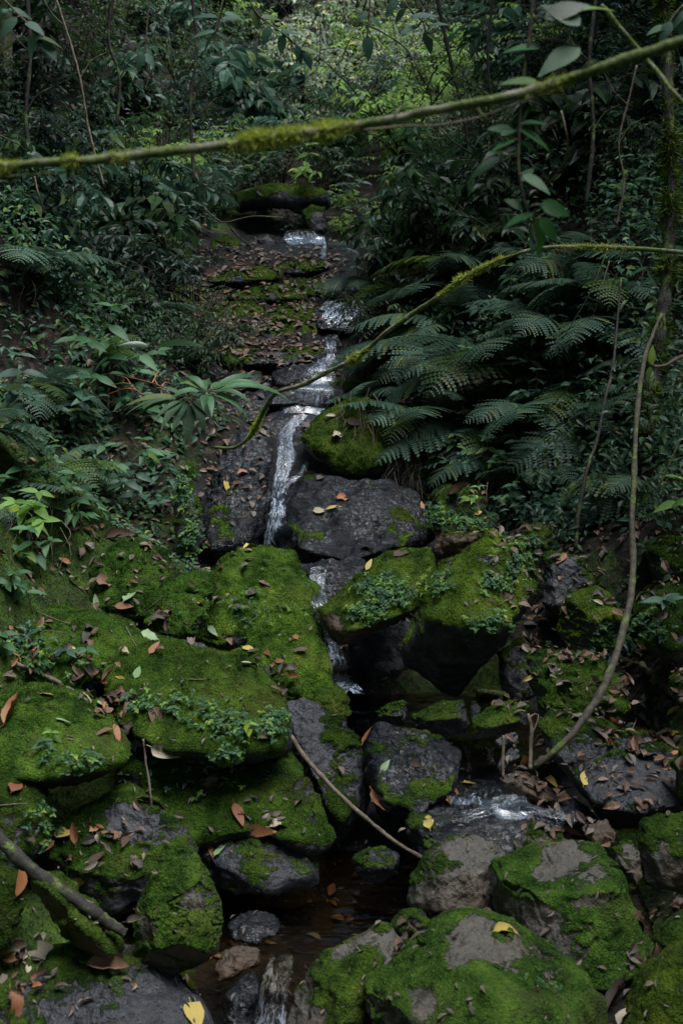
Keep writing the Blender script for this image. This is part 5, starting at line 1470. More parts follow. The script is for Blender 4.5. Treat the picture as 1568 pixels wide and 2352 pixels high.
branch('mossy_branch', 'long blurred mossy branch slanting across the whole view near the top', 'branch',
       [(-60,387,2.6),(0,382,2.6),(200,368,2.6),(420,345,2.6),(560,328,2.6),(700,306,2.6),(800,292,2.6),(960,262,2.55),(1100,235,2.5),(1250,200,2.5),(1400,150,2.45),(1568,95,2.4),(1650,70,2.4)],
       [.0085,.0085,.009,.0095,.009,.0085,.0085,.009,.010,.011], 'bark_moss', [(-60,60,.6),(140,180,.9),(235,300,.9),(320,480,.25),(500,830,.9),(1180,1330,.4)], n=140, rough=.0022, twigs=[([(640,318,2.6),(652,300,2.62),(655,282,2.62),(668,268,2.64)], .003), ([(1090,238,2.52),(1105,262,2.52),(1128,276,2.5)], .003), ([(905,272,2.56),(915,250,2.56),(940,236,2.58)], .0025), ([(150,372,2.6),(158,392,2.6),(150,408,2.62)], .0025), ([(1330,172,2.48),(1345,150,2.46),(1372,138,2.46)], .0025)], tuftL=(.008,.022), dens=11000, seed=1, tuft='tuft_bright')
branch('thin_vine', 'thin brown vine hanging just below the right half of the mossy branch', 'vine', [(820,300,2.7),(930,290,2.7),(1000,288,2.65),(1090,272,2.65),(1170,245,2.6),(1250,212,2.55)], [.002,.0022,.002], 'twig', n=40, rough=.0005, sides=6, seed=2)
branch('thin_vine', 'thin mossy strand under the left end of the mossy branch', 'vine', [(-40,408,2.6),(60,402,2.6),(150,395,2.6),(210,380,2.6)], [.002,.0022,.0018], 'bark_moss', [(-40,200,.4)], n=30, rough=.0005, sides=6, tuftL=(.004,.01), seed=3)
branch('arching_vine', 'moss tufted vine arching from the stream up to the right edge', 'vine',
       [(495,1028,8.9),(540,1028,8.8),(572,1005,8.6),(590,975,8.5),(605,945,8.4),(625,912,8.3),(645,898,8.2),(700,882,8.1),(750,855,8.0),(800,832,7.9),(840,805,7.8),(885,765,7.7),(960,712,7.6),(1010,680,7.5),(1060,642,7.4),(1130,605,7.3),(1225,573,7.2),(1330,567,7.1),(1440,570,7.0),(1568,580,6.9),(1640,585,6.9)],
       [.010,.011,.013,.013,.013,.013,.014,.012,.010,.010,.010], 'bark_moss', [(560,610,.9),(700,760,.15),(790,860,.9),(990,1160,1.0),(1190,1240,.3),(1250,1460,.55)], n=120, tuftL=(.010,.034), dens=4600, seed=4, tuft='tuft_bright')
branch('liana', 'thick bare liana sweeping down the right bank and bending to the stream', 'liana',
       [(1518,722,8.22),(1502,760,8.15),(1484,805,8.05),(1471,870,7.9),(1462,950,7.75),(1457,1030,7.6),(1455,1100,7.45),(1450,1200,7.3),(1453,1300,7.15),(1446,1380,6.85),(1432,1440,6.65),(1415,1500,6.45),(1393,1560,6.25),(1372,1603,6.15),(1340,1650,6.05),(1308,1692,5.98),(1268,1730,5.95),(1225,1762,5.95)],
       [.010,.012,.014,.015,.016,.017,.018,.0175,.016,.012], 'bark', [(1240,1330,.5),(1440,1470,.12)], n=90, rough=.003, tuftL=(.006,.014), dens=2600, sides=12, seed=5)
branch('slim_stem', 'slim dark leaning stem on the right bank left of the liana', 'stem', [(1425,640,8.6),(1412,790,8.4),(1403,860,8.3),(1390,910,8.2),(1370,1010,8.1),(1347,1080,8.0),(1327,1180,7.95),(1321,1262,7.9)], [.007,.010,.011], 'bark_dark', n=50, seed=6)
branch('leaning_tree', 'dark mossy tree trunk rising along the right edge', 'tree trunk', [(1520,-60,8.6),(1526,60,8.6),(1535,250,8.5),(1538,420,8.45),(1532,600,8.4),(1515,760,8.3),(1490,900,8.2),(1480,1000,8.1)], [.03,.034,.038,.042,.045], 'bark_dark', [(1400,1600,.9)], n=70, rough=.008, tuftL=(.02,.07), dens=3500, sides=14, seed=7)
branch('mossy_twig', 'greenish mossy twig crossing the top right corner', 'branch', [(1380,10,3.6),(1420,60,3.6),(1470,120,3.6),(1510,165,3.55),(1545,210,3.5),(1600,270,3.5)], [.006,.006,.005], 'bark_moss', [(1380,1600,.5)], n=40, tuftL=(.006,.014), dens=5000, seed=8)
branch('bright_twig', 'brown twig with two lime leaves entering at the right edge', 'twig', [(1600,815,4.2),(1560,822,4.2),(1530,838,4.2),(1505,842,4.2),(1496,836,4.2)], [.005,.0045,.003], 'twig', n=30, seed=9)
for k, (u, v, du, dv, L, lab) in enumerate([(1494, 838, 4, -40, .062, 0), (1492, 842, -6, 34, .045, 0)]):
    p = bpy.data.objects['bright_twig']
    d = RIGHT * du - UP * dv
    link('leaf', leaf_data('lime', .42, .2, .2), parent=p, loc=at(u, v, 4.2) - np.array(p.location), rot=orient(d, (0, -1, .25)), scale=L)
def hits(*uv, lift=.012):
    out = []
    for u, v in uv:
        h = hit(u, v); out.append((u, v, float((h[0] + h[1] * lift - CAM) @ FWD)))
    return out
branch('fallen_stick', 'slender brown stick slanting from the dome boulder down to the pool', 'stick', [(668,1690,6.05),(700,1738,5.98),(745,1790,5.92),(800,1845,5.85),(850,1888,5.8),(905,1932,5.75),(972,1972,5.72)], [.010,.010,.009,.008], 'twig', n=50, seed=11)
branch('dark_log', 'dark rotting pole leaning across the lower left corner', 'log', [(-60,1905,5.05),(0,1930,5.05),(70,1995,5.0),(140,2045,4.97),(200,2085,4.95),(250,2120,4.95),(288,2145,4.95)], [.026,.026,.024,.022,.018], 'bark_dark', [(60,160,.25)], n=50, rough=.006, tuftL=(.006,.012), dens=3000, sides=12, seed=12)
branch('fallen_stick', 'pale stick half under leaves on the wide sloping boulder', 'stick', hits((28,1522),(80,1540),(120,1560),(160,1582),(200,1610)), [.011,.011,.009], 'twig', n=40, seed=13)
branch('upright_twig', 'upright twig with a curled leaf, in front of the moss face', 'twig', [(330,1698,5.75),(334,1740,5.75),(342,1790,5.72),(346,1830,5.7),(352,1890,5.7)], [.004,.005,.005], 'twig', n=30, seed=14)
branch('upright_twig', 'thin upright stick beside the right strand of the little fall', 'stick', [(1156,1690,6.3),(1154,1740,6.28),(1155,1785,6.26)], [.007,.007,.007], 'twig', n=24, seed=15)
branch('upright_twig', 'taller forked stick leaning on the bank right of the little fall', 'stick', [(1212,1640,6.4),(1220,1680,6.38),(1218,1720,6.36),(1217,1768,6.3)], [.008,.009,.010], 'twig', n=24, twigs=[([(1213,1650,6.4),(1228,1640,6.42),(1238,1650,6.44)], .006), ([(1219,1690,6.38),(1232,1660,6.4),(1236,1640,6.42)], .005)], seed=16)
branch('rotten_wood', 'flaking rotten branch in the leaf litter at the right edge', 'log', hits((1470,1525),(1500,1555),(1530,1580),(1568,1610), lift=.02), [.018,.02,.018], 'twig', n=40, rough=.01, seed=17)
branch('rotten_wood', 'flat splintered reddish wood in the leaf litter right of the liana foot', 'log', hits((1378,1645),(1420,1665),(1460,1675),(1500,1685), lift=.01), [.016,.024,.012], 'rust', n=40, rough=.012, seed=18)
branch('wet_log', 'wet log in the dark behind the row of mossy stones', 'log', hits((1095,1590),(1130,1594),(1165,1597),(1190,1600), lift=.015), [.02,.02,.018], 'bark_dark', n=30, rough=.006, seed=19)
for k, (lab, ps) in enumerate([
    ('thin twig crossing the low moss slope', [(85,1405),(150,1430),(200,1440)]), ('thin pale twig below the curled leaf drift of the moss slope', [(0,1850),(50,1846),(108,1845)]), ('thin twig lying along the brow of the moss slope', [(20,1455),(70,1450),(130,1450),(180,1465)]),
    ('short mossy twig on the rounded moss hump', [(310,1417),(345,1395),(375,1368)]), ('bent twig from the leafy bank to the wet slab', [(310,1220),(340,1250),(370,1285),(390,1302)]),
    ('twig on the moss slope beside the golden curled leaf', [(290,1440),(305,1470),(320,1495)]), ('straw lying on top of the dome boulder', [(435,1560),(455,1561),(475,1560)]),
    ('twig over the right slab below the liana', [(1360,1780),(1400,1775),(1430,1772)]), ('fine root across the litter at the right edge', [(1420,1590),(1460,1640),(1440,1700)]),
    ('twig among stones at the end of the lower cascade', [(1350,1860),(1390,1835),(1440,1820)]), ('bent twig lying below the main wet slab', [(985,1170),(1000,1140),(1020,1120)])]):
    branch('thin_twig', lab, 'twig', hits(*ps, lift=.008), [.0035, .003, .002], 'twig', n=20, rough=.0005, sides=5, seed=30 + k)
# hanging shoots in the leafy background
for k, (lab, ps, rad) in enumerate([
    ('thin bare shoot hanging before the bright gap', [(834,55,6),(870,70,6),(930,110,6),(965,170,6),(985,210,6.1),(992,250,6.2)], .004),
    ('pale curling tendril right of the hanging climber', [(1288,255,4),(1300,310,4),(1302,350,4.1),(1290,380,4.2),(1255,425,4.3)], .003),
    ('mossy twig across the dark hollow at the head of the stream', [(470,480,12.5),(500,505,12.5),(522,510,12.5),(580,497,12.5),(650,500,12.5)], .008),
    ('reddish twig rising from the stones of the dark hollow', [(522,512,12.5),(545,540,12.6),(570,560,12.7),(590,580,12.8)], .006),
    ('thin straight shoot leaning over the right bank', [(1390,585,8.5),(1350,680,8.5),(1290,780,8.6)], .004),
    ('second thin shoot leaning over the right bank', [(1398,600,8.5),(1375,680,8.5),(1360,730,8.6)], .004),
    ('pale twig hanging at the left edge', [(0,310,7.5),(40,330,7.5),(60,345,7.6)], .004),
    ('dry stem slanting down at the left under the mossy branch', [(80,405,7.5),(90,450,7.5),(108,495,7.6)], .005),
    ('drooping dry vine near the right edge below the bush', [(1560,1010,6.8),(1530,1080,6.8),(1500,1140,6.8)], .006)]):
    branch('hanging_shoot', lab, 'shoot', ps, [rad, rad, rad * .6], 'twig' if k % 2 else 'bark', n=30, rough=.001, sides=6, seed=60 + k)

for k, (lab, ps, rad) in enumerate([
    ('dark slender sapling stem at the top left', [(62,-20,11),(70,120,11),(60,260,11),(68,350,11)], .018), ('crooked sapling stem left of the large grey green leaves', [(262,-20,12),(250,90,12),(275,180,12),(268,290,12)], .014),
    ('thin dark stem behind the mossy branch left of the bright gap', [(440,-20,13),(452,110,13),(438,240,13),(446,420,13)], .016), ('leaning dark stem right of the bright gap', [(1000,-20,13),(1030,120,13),(1062,260,13),(1085,400,13)], .018),
    ('slender stem behind the hanging climber', [(1130,-20,12),(1120,150,12),(1138,300,12),(1128,470,12)], .013), ('dark forked stem in the upper right shade', [(1370,-20,10),(1352,140,10),(1362,300,10),(1345,470,10)], .015),
    ('bare dead stem slanting at the upper left', [(120,-30,9.5),(150,60,9.5),(185,180,9.5),(205,300,9.5),(240,430,9.5)], .008), ('bare dead twig hanging in the upper right shade', [(1462,150,8.8),(1440,240,8.8),(1420,330,8.8),(1432,420,8.8),(1415,520,8.8)], .007)]):
    q = ps[2]
    branch('sapling_stem', lab, 'stem', ps, [rad, rad * .9, rad], 'bark_dark' if k < 6 else 'twig', n=40, rough=.003, sides=7, seed=90 + k,
           twigs=[([(q[0], q[1], q[2]), (q[0] + 25, q[1] - 40, q[2]), (q[0] + 60, q[1] - 60, q[2])], rad * .5), ([(ps[1][0], ps[1][1], ps[1][2]), (ps[1][0] - 30, ps[1][1] - 30, ps[1][2]), (ps[1][0] - 55, ps[1][1] - 75, ps[1][2])], rad * .45)])

# climber with big glossy leaves hanging close to the lens
def leafy_hanger(name, label, cat, stem, leaves, mat, d, rad=.003):
    W = np.array([at(u, v, d) for u, v in stem]); C = W[0]
    o = link(name, None, loc=C); tag(o, label, cat)
    S = smooth_path(W - C, 40)
    P = Parts(); P.tube(S, np.full(40, rad), 6)
    for k, (u, v, du, dv, L, tilt, mt) in enumerate(leaves):
        p = at(u, v, d + .02 * math.sin(k * 2.1)) - C
        dr = RIGHT * du - UP * dv + FWD * math.sin(k * 1.7) * .35 * math.hypot(du, dv)
        ln = L * d / F
        dn = dr / np.linalg.norm(dr)
        nrm = -FWD * (.75 + .2 * math.sin(k)) + UP * tilt
        link('leaf', leaf_data(mt or mat, .52, .12, .30, k % 3, 10, .0), parent=o, loc=p, rot=orient(dn, nrm), scale=ln)
        j = np.argmin(np.linalg.norm(S - p, axis=1))
        P.tube(np.array([S[j], (S[j] + p) / 2 + UP * .003, p]), rad * .6, 4)
    link('stem', P.mesh('stem', M['bark']), parent=o)
    return o
leafy_hanger('hanging_climber', 'blurred climber with big glossy oval leaves hanging in front of the right bank', 'climber',
    [(1225,-40),(1218,60),(1205,150),(1196,230),(1192,300),(1190,380),(1200,450),(1215,500),(1228,560)],
    [(1240,110,-70,-5,88,1.0,'climber'),(1205,128,-34,10,44,1.0,'climber'),(1236,190,-88,-10,94,1.1,'climber'),(1330,108,-90,55,125,.5,'climber'),(1300,30,90,-30,130,1.2,'lime'),(1330,60,-60,-60,120,.4,'climber'),(1250,40,60,-20,110,.3,'glossy'),
     (1178,300,-60,-8,62,.4,'climber'),(1150,312,42,-28,52,1.3,'climber'),(1194,298,72,30,88,1.0,'climber'),(1190,285,60,-6,70,1.1,'climber'),(1182,322,-64,20,68,1.0,'climber'),(1195,325,50,18,60,.6,'climber'),(1150,362,-82,40,92,1.1,'glossy'),
     (1200,402,50,30,80,1.0,'climber'),(1195,415,20,-22,50,.2,'climber'),(1240,470,60,10,90,.15,'climber'),(1225,490,-75,25,84,1.1,'climber'),(1200,478,-40,-20,50,.2,'climber'),(1226,500,20,85,96,.4,'climber'),(1240,500,35,40,70,.2,'climber'),(1225,545,-5,30,40,.5,'teal')], 'climber', 2.9)
for k, (lab, st, lv, d) in enumerate([
    ('dark leafy branch hanging into the top left corner', [(-30,-40),(20,10),(60,50),(100,90)], [(0,10,-20,50,70,.6,0),(20,20,60,10,60,.8,0),(40,40,-40,40,64,.5,0),(60,50,50,30,60,.9,0),(80,75,-20,60,60,.6,0),(90,85,50,10,60,.8,0),(100,95,40,50,60,.7,0),(30,30,-50,-10,50,1,0)], 4.4),
    ('large grey green leaves hanging above the mossy branch, near the top', [(520,-30),(505,30),(495,70)], [(500,40,-60,-10,66,1.0,0),(505,50,45,-24,60,1.0,0),(495,72,-52,6,58,1.1,0),(496,74,34,18,40,1.3,'moldy'),(490,82,-30,34,44,.9,0),(515,30,60,8,55,.5,0),(512,45,40,30,44,.6,0)], 5.0),
    ('pair of dark leaves hanging left of the centre top', [(345,-20),(338,60),(332,120)], [(338,90,-40,20,36,.9,0),(335,112,24,26,36,.9,0),(330,122,-18,48,44,.4,0),(332,122,30,40,44,.4,0)], 5.2),
    ('leafy twig with drooping leaves before the pale shrub', [(560,-30),(590,30),(640,70),(700,120)], [(580,20,20,60,50,.4,0),(600,40,60,-10,55,.8,0),(620,60,-20,50,50,.5,0),(640,72,50,5,50,.9,0),(650,80,-10,60,48,.5,0),(680,105,20,55,46,.4,0),(690,112,50,10,46,.8,0),(700,120,20,50,46,.5,0)], 6.5),
    ('single long dark leaf hanging by the bright gap', [(850,-20),(846,50),(843,82)], [(843,82,4,56,58,.3,0),(848,40,40,20,44,.6,0),(846,30,-36,22,40,.7,0)], 4.8),
    ('dark leafy spray at the top centre right', [(900,-30),(940,20),(970,50)], [(910,0,-30,40,48,.5,0),(930,20,-30,30,44,.6,0),(945,40,50,-10,60,.9,0),(960,60,-50,20,56,.8,0),(975,70,20,50,56,.4,0),(980,80,50,20,56,.7,0),(985,60,60,-10,50,.9,0)], 5.6),
    ('leafy spray in the top right corner', [(1600,-20),(1560,20),(1530,60)], [(1570,20,-40,50,66,.6,0),(1555,30,20,50,60,.5,0),(1540,50,-30,50,60,.6,0),(1530,60,-60,20,56,.8,'moldy'),(1560,130,20,30,60,.8,0)], 4.2)]):
    leafy_hanger('overhanging_branch', lab, 'branch', st, lv, 'teal', d, .004)
# ------------------------------------------------------------------ low undergrowth nobody could count, roots, creepers on the boulders
def undergrowth(n, ylo, yhi, L0, L1, mats, seed, hmax, name, label):
    r = np.random.default_rng(seed)
    y = ylo + (yhi - ylo) * r.random(n * 3) ** 1.2
    x = r.uniform(-1, 1, n * 3) * (.30 * y + .6)
    xl, xr = np.interp(y, _XY[:, 0], _XY[:, 1]), np.interp(y, _XY[:, 0], _XY[:, 2])
    e = np.maximum(xl - x, x - xr)
    P0 = np.stack([x, y, 0 * x], 1)
    clump = fbm(P0 * 2.2 + seed, 3)
    e = np.where(y > 16, np.maximum(e, .2), e)
    thick = np.where(x > 0, .55 * sstep(6.6, 7.4, y) * (x > 1.1) + .45 * sstep(8.2, 9.4, y), sstep(7.9, 9.2, y))
    keep = (e > .12) & (r.random(n * 3) < thick * sstep(-.5, .3, clump) * sstep(.05, .7, e))
    P0 = P0[keep][:n]; x_ = P0[:, 0]; e = e[keep][:n]; clump = clump[keep][:n]; m = len(P0)
    z = ground_z(P0[:, 0], P0[:, 1])
    hh = hmax * np.where(x_ < 0, sstep(9.0, 11.5, P0[:, 1]) * .8 + .2, 1) * np.minimum(1, e * .8) * (.35 + .65 * sstep(-.4, .5, clump)) * r.random(m) ** .8
    P0[:, 2] = z + .02 + hh
    az = r.uniform(0, 6.28, m)
    D = np.stack([np.cos(az), np.sin(az) - .35, r.uniform(-.9, .1, m)], 1)
    U = np.array([0, -.5, .85]) + r.normal(0, .3, (m, 3))
    L = r.uniform(L0, L1, m) * (.7 + .03 * P0[:, 1])
    sel = r.integers(0, len(mats), m) if len(mats) > 1 else np.zeros(m, int)
    reg = (vnoise(P0 * .8) * 2 + len(mats) / 2 + r.normal(0, .5, m)).astype(int) % len(mats)
    for k, mt in enumerate(mats):
        s = reg == k
        if s.sum() < 10: continue
        V, T = leaf_soup(P0[s], D[s], U[s], L[s], L[s] * .44)
        o = link(name, mesh(name, V, T, M[mt], smooth=False))
        tag(o, label % {'shaded_teal': 'dark blue green', 'shaded_green': 'dark green', 'teal': 'blue green', 'broad': 'mid green'}[mt], 'undergrowth', kind='stuff')
undergrowth(54000, 6.6, 27, .035, .085, ['shaded_teal', 'shaded_green', 'teal', 'broad'], 3, .75, 'undergrowth', 'tangle of low %s undergrowth covering the banks')
undergrowth(17000, 7.2, 11.5, .035, .085, ['teal', 'broad', 'shaded_teal'], 5, .30, 'low_undergrowth', 'low %s leaves growing on the near slopes')

OWN_I = np.array([a for a, _ in OWNER])
def owner(fi):
    return OWNER[np.searchsorted(OWN_I, fi, side='right') - 1][1]
def short(o, p):
    if o == 'ground':
        if p[1] > 11: return 'the leaf strewn terrace by the stream'
        return 'the soil of the left bank' if p[0] < -.1 else ('the soil of the right bank' if p[0] > .35 else 'the stream bed')
    w = o['label'].split(',')[0]
    for cut in (' with a ', ' with ', ' strewn', ' beside ', ' below ', ' behind ', ' lying ', ' crossed', ' cut ', ' under ', ' standing', ' between ', ' right of ', ' left of ', ' in front', ' at the ', ' in the ', ' above ', ' holding'):
        if len(w.split()) > 8 and cut in w: w = w.split(cut)[0]
    return 'the ' + ' '.join(w.split()[:9])

DL = {}
def dead_mesh(shape, mat):
    k = (shape, mat)
    if k not in DL:
        V, T = {'flat': lambda: blade(1, .44, 7, .12, .12, wav=.012, seed=1), 'curled': lambda: blade(1, .46, 8, .75, .75, wav=.02, seed=2), 'rolled': lambda: blade(1, .40, 8, 1.5, -.55, wav=.02, seed=3),
                'broad': lambda: blade(1, .62, 7, .25, .3, wav=.03, seed=4), 'narrow': lambda: blade(1, .28, 7, .5, .4, wav=.015, seed=5), 'crumpled': lambda: blade(1, .60, 9, .5, .5, wav=.07, seed=6)}[shape]()
        st = Parts(); st.add(V, None, T)
        st.tube(np.array([[0, -.16, .02], [0, -.08, .0], [0, .02, 0]]), .012, 4)
        DL[k] = st.mesh('fallen_leaf', M[mat])
    return DL[k]
MADJ = {'dead': 'brown', 'dead_grey': 'grey brown', 'rust': 'rust coloured', 'yellow': 'yellow', 'fallen_green': 'pale green', 'cream': 'cream coloured'}
def lay(u, v, L, ang, mat, shape, label=None, group=None, d=None, h=None, lift=.008):
    """one fallen leaf on whatever the ray meets; L metres; ang its direction in the picture"""
    h = h or hit(u, v)
    if h is None: return None
    p, n, fi = h
    n = n + np.array([0, 0, .25]); n /= np.linalg.norm(n)
    dr = RIGHT * math.cos(R(ang)) + (np.array([0, 1.0, .3])) * math.sin(R(ang))
    dr = dr - n * (dr @ n) + n * random.uniform(-.05, .18)
    up = n + np.array([random.gauss(0, .22) for _ in range(3)])
    q = p + n * lift - dr / np.linalg.norm(dr) * L * .5
    ow = owner(fi)
    lab = label
    if label is None:
        lab = f'{MADJ[mat]} {shape} fallen leaf on {short(ow, p)}'
        group = 'fallen leaves: ' + lab
    o = link('fallen_leaf', dead_mesh(shape, mat), loc=q, rot=orient(dr, up), scale=L)
    return tag(o, lab, 'leaf', group)

px = lambda v, L: L * float((hit(800, 1)[0] - CAM) @ FWD) if 0 else L
HERO_LEAVES = [
 (348,1845,.15,20,'dead','broad','large torn tan leaf upright against the moss face, crossed by an upright twig'),
 (381,1727,.16,-55,'cream','curled','long pale cream leaf with a green tip on moss below the dome boulder'),
 (316,1722,.12,-75,'cream','curled','pale rolled leaf hooked on the upright twig'),
 (1342,1788,.14,75,'yellow','flat','spotted golden leaf standing on the broad bluish slab'),
 (983,1887,.10,95,'yellow','broad','bright yellow leaf on the mossy cornered stone of the lower cascade'),
 (1168,2135,.12,5,'yellow','curled','yellow banana shaped leaf on top of the broad striped boulder'),
 (1455,1905,.13,-35,'yellow','narrow','yellow ribbed leaf leaning by the stone with a quartz streak'),
 (1318,1925,.14,25,'rust','curled','orange folded leaf between the pale grey stones'),
 (1316,1912,.10,-30,'rust','flat','dark orange wet leaf beside the pale grey rounded stone'),
 (1163,1372,.13,35,'dead','crumpled','ragged tan leaf on the great tilted boulder'),
 (922,1272,.11,20,'dead','broad','notched tan leaf on the long leaning moss boulder'),
 (845,1687,.13,55,'rust','flat','orange leaf at the upper left corner of the dark wet slab'),
 (832,1684,.09,10,'fallen_green','flat','small lime leaf under the orange one at the dark wet slab'),
 (868,1838,.16,-80,'rust','narrow','long rusty leaf hanging on the left side of the dark wet slab'),
 (884,1760,.09,60,'fallen_green','flat','pale green leaf stuck on the dark wet slab'),
 (1030,1835,.15,-10,'rust','crumpled','wet reddish leaf pile at the right end of the dark wet slab'),
 (1046,1818,.10,-55,'rust','narrow','thin orange leaf on the wet reddish leaf pile'),
 (1080,1800,.09,0,'yellow','broad','bright yellow leaf below the two stranded little fall'),
 (1080,1822,.06,20,'fallen_green','flat','small green leaf below the two stranded little fall'),
 (955,1755,.08,-40,'dead','broad','brown leaf in the middle of the dark wet slab'),
 (385,1420,.20,5,'dead','curled','golden brown folded leaf spanning the gap above the low moss slope'),
 (572,1492,.12,-50,'yellow','flat','yellow green leaf with brown edge on the bright moss ridge'),
 (490,1450,.10,-60,'fallen_green','flat','green and orange leaf near the rounded moss hump'),
 (350,1470,.15,-10,'fallen_green','broad','pale green leaf lying on the crest of the dome boulder'),
 (356,1488,.10,60,'rust','flat','orange leaf over the pale green one on the crest of the dome boulder'),
 (317,1545,.10,80,'fallen_green','flat','insect eaten green leaf at the left of the dome boulder'),
 (360,1655,.16,-75,'dead','curled','long brown leaf low on the dome boulder'),
 (268,1690,.14,-60,'rust','narrow','orange brown leaf on the edge of the wide sloping boulder'),
 (40,1635,.17,50,'rust','rolled','dark red rolled leaf on the wide sloping boulder'),
 (235,1617,.10,35,'fallen_green','flat','lime leaf at the brow of the wide sloping boulder'),
 (110,1597,.08,-15,'yellow','flat','small yellow leaf above the wide sloping boulder'),
 (146,1658,.08,0,'fallen_green','flat','small pale leaf on the wide sloping boulder'),
 (445,1360,.11,5,'fallen_green','crumpled','pale green crumpled leaf on the rounded moss hump'),
 (302,1366,.13,50,'fallen_green','broad','large pale green leaf on the mossy boulder below the leafy bank'),
 (287,1392,.12,0,'rust','flat','orange leaf below the large pale green one'),
 (245,1335,.16,20,'dead','crumpled','brown leaf bundle on the mossy boulder below the leafy bank'),
 (222,1380,.10,85,'fallen_green','flat','oval green leaf at the left of the mossy boulder below the leafy bank'),
 (270,1242,.24,35,'dead','rolled','long russet rolled leaf on the leafy bank above the mossy boulder'),
 (609,1341,.09,-30,'dead','flat','orange brown leaf on the side of the tallest moss boulder'),
 (585,1255,.16,25,'yellow','curled','yellow and green leaf leaning at the top of the tallest moss boulder'),
 (475,1308,.09,30,'yellow','flat','small yellow leaf by the stream left of the tallest moss boulder'),
 (520,1122,.13,-40,'yellow','broad','yellow leaf on the dark slab left of the main fall'),
 (565,1085,.14,15,'rust','curled','orange leaf on the dark slab left of the main fall'),
 (545,1110,.10,-20,'rust','flat','second orange leaf on the dark slab left of the main fall'),
 (735,1173,.10,5,'cream','broad','round pale leaf on the great glistening slab'),
 (768,1165,.13,0,'yellow','narrow','yellow curled leaf on the great glistening slab'),
 (790,1143,.12,5,'rust','crumpled','pair of orange leaves high on the great glistening slab'),
 (845,1262,.13,10,'yellow','flat','yellow leaf at the lower right of the great glistening slab'),
 (848,1297,.09,60,'yellow','flat','yellow leaf under the great glistening slab'),
 (965,1165,.14,-50,'rust','crumpled','orange leaves at the right end of the great glistening slab'),
 (815,970,.16,-5,'dead','flat','brown leaf across the moss cushioned boulder'),
 (780,1000,.13,10,'cream','crumpled','pale curled leaf on the moss cushioned boulder'),
 (765,955,.12,15,'cream','narrow','cream leaf at the crest of the moss cushioned boulder'),
 (695,957,.14,50,'rust','curled','red brown leaf on the smooth pale wet slab'),
 (1100,1172,.15,60,'yellow','narrow','yellow standing leaf on the moss hummock'),
 (1060,1130,.20,10,'dead','rolled','tan curled leaves on top of the moss hummock'),
 (1270,1540,.10,-60,'dead_grey','crumpled','grey crumpled leaf on the rounded moss boulder by the liana'),
 (1295,1512,.13,10,'dead_grey','crumpled','torn grey leaf at the crest of the rounded moss boulder by the liana'),
 (1380,1387,.10,-20,'cream','narrow','cream leaf on the bright green moss block'),
 (1220,1555,.10,30,'yellow','narrow','greenish leaf sliver left of the rounded moss boulder'),
 (570,1880,.12,30,'dead','curled','tan leaf on the upper edge of the smooth dark blue grey slab'),
 (550,1873,.14,-70,'rust','flat','orange leaf standing at the upper edge of the smooth dark blue grey slab'),
 (600,1908,.16,-5,'rust','flat','long rust leaf lying on the smooth dark blue grey slab'),
 (650,1895,.14,25,'cream','curled','pale curled leaf on the smooth dark blue grey slab'),
 (645,1873,.13,20,'dead_grey','curled','ribbed grey leaf above the smooth dark blue grey slab'),
 (497,1800,.13,-5,'dead','broad','tan leaf on the moss face under the overhang'),
 (508,1952,.11,60,'fallen_green','flat','dark green leaf at the left of the smooth dark blue grey slab'),
 (485,1956,.09,-80,'rust','narrow','narrow rust leaf at the left of the smooth dark blue grey slab'),
 (182,2024,.08,10,'yellow','broad','small yellow leaf on the flat topped boulder'),
 (160,1912,.15,0,'yellow','flat','yellow green leaf on the leaf pile of the flat topped boulder'),
 (45,2030,.18,-85,'rust','flat','long orange leaf hanging beside the squared mossy stone'),
 (190,2072,.07,20,'dead_grey','flat','grey scrap of leaf on the dark rotting pole'),
 (37,1805,.12,80,'rust','broad','orange brown leaf at the left edge above the mossy rock face'),
 (110,2190,.16,-10,'cream','crumpled','bleached leaf in the hollow behind the long bare grey slab'),
 (255,2230,.20,-5,'dead','rolled','long tan rolled leaf along the back of the long bare grey slab'),
 (30,2330,.17,-35,'rust','curled','orange curled leaf in the lower left corner'),
 (447,2335,.15,-70,'yellow','broad','spotted yellow green leaf at the bottom of the view beside the outlet'),
 (1472,2130,.18,-10,'dead','curled','tan curled leaf beneath the tall boulder at the right edge'),
 (1430,2290,.16,20,'dead','rolled','ribbed dry leaf between the two lowest right boulders'),
 (1440,2325,.12,25,'cream','curled','pale dry leaf between the two lowest right boulders'),
 (1045,948,.12,-5,'yellow','flat','yellow leaf caught in the fern beside the moss cushioned boulder'),
 (615,1690,.09,15,'dead','crumpled','brown leaf at the right side of the dome boulder'),
 (620,1545,.13,-10,'dead_grey','crumpled','pale brown leaf bundle behind the dome boulder'),
 (660,1578,.11,-30,'cream','curled','cream and orange leaf on the bright moss ridge'),
 (645,1520,.08,-20,'rust','flat','orange leaf on the right of the bright moss ridge'),
 (682,1465,.08,5,'rust','flat','orange leaf on the lower shoulder of the tallest moss boulder'),
 (615,1502,.09,-65,'rust','flat','upright orange leaf on the bright moss ridge'),
 (1010,1222,.10,40,'rust','curled','orange leaf at the tip of the bare brown stone'),
 (990,1262,.14,25,'yellow','curled','yellow and brown leaves where the long boulder meets the bare brown stone')]
for (u, v, L, a, m, sh, lab) in HERO_LEAVES:
    lay(u, v, L * .88, a, m, sh, lab)

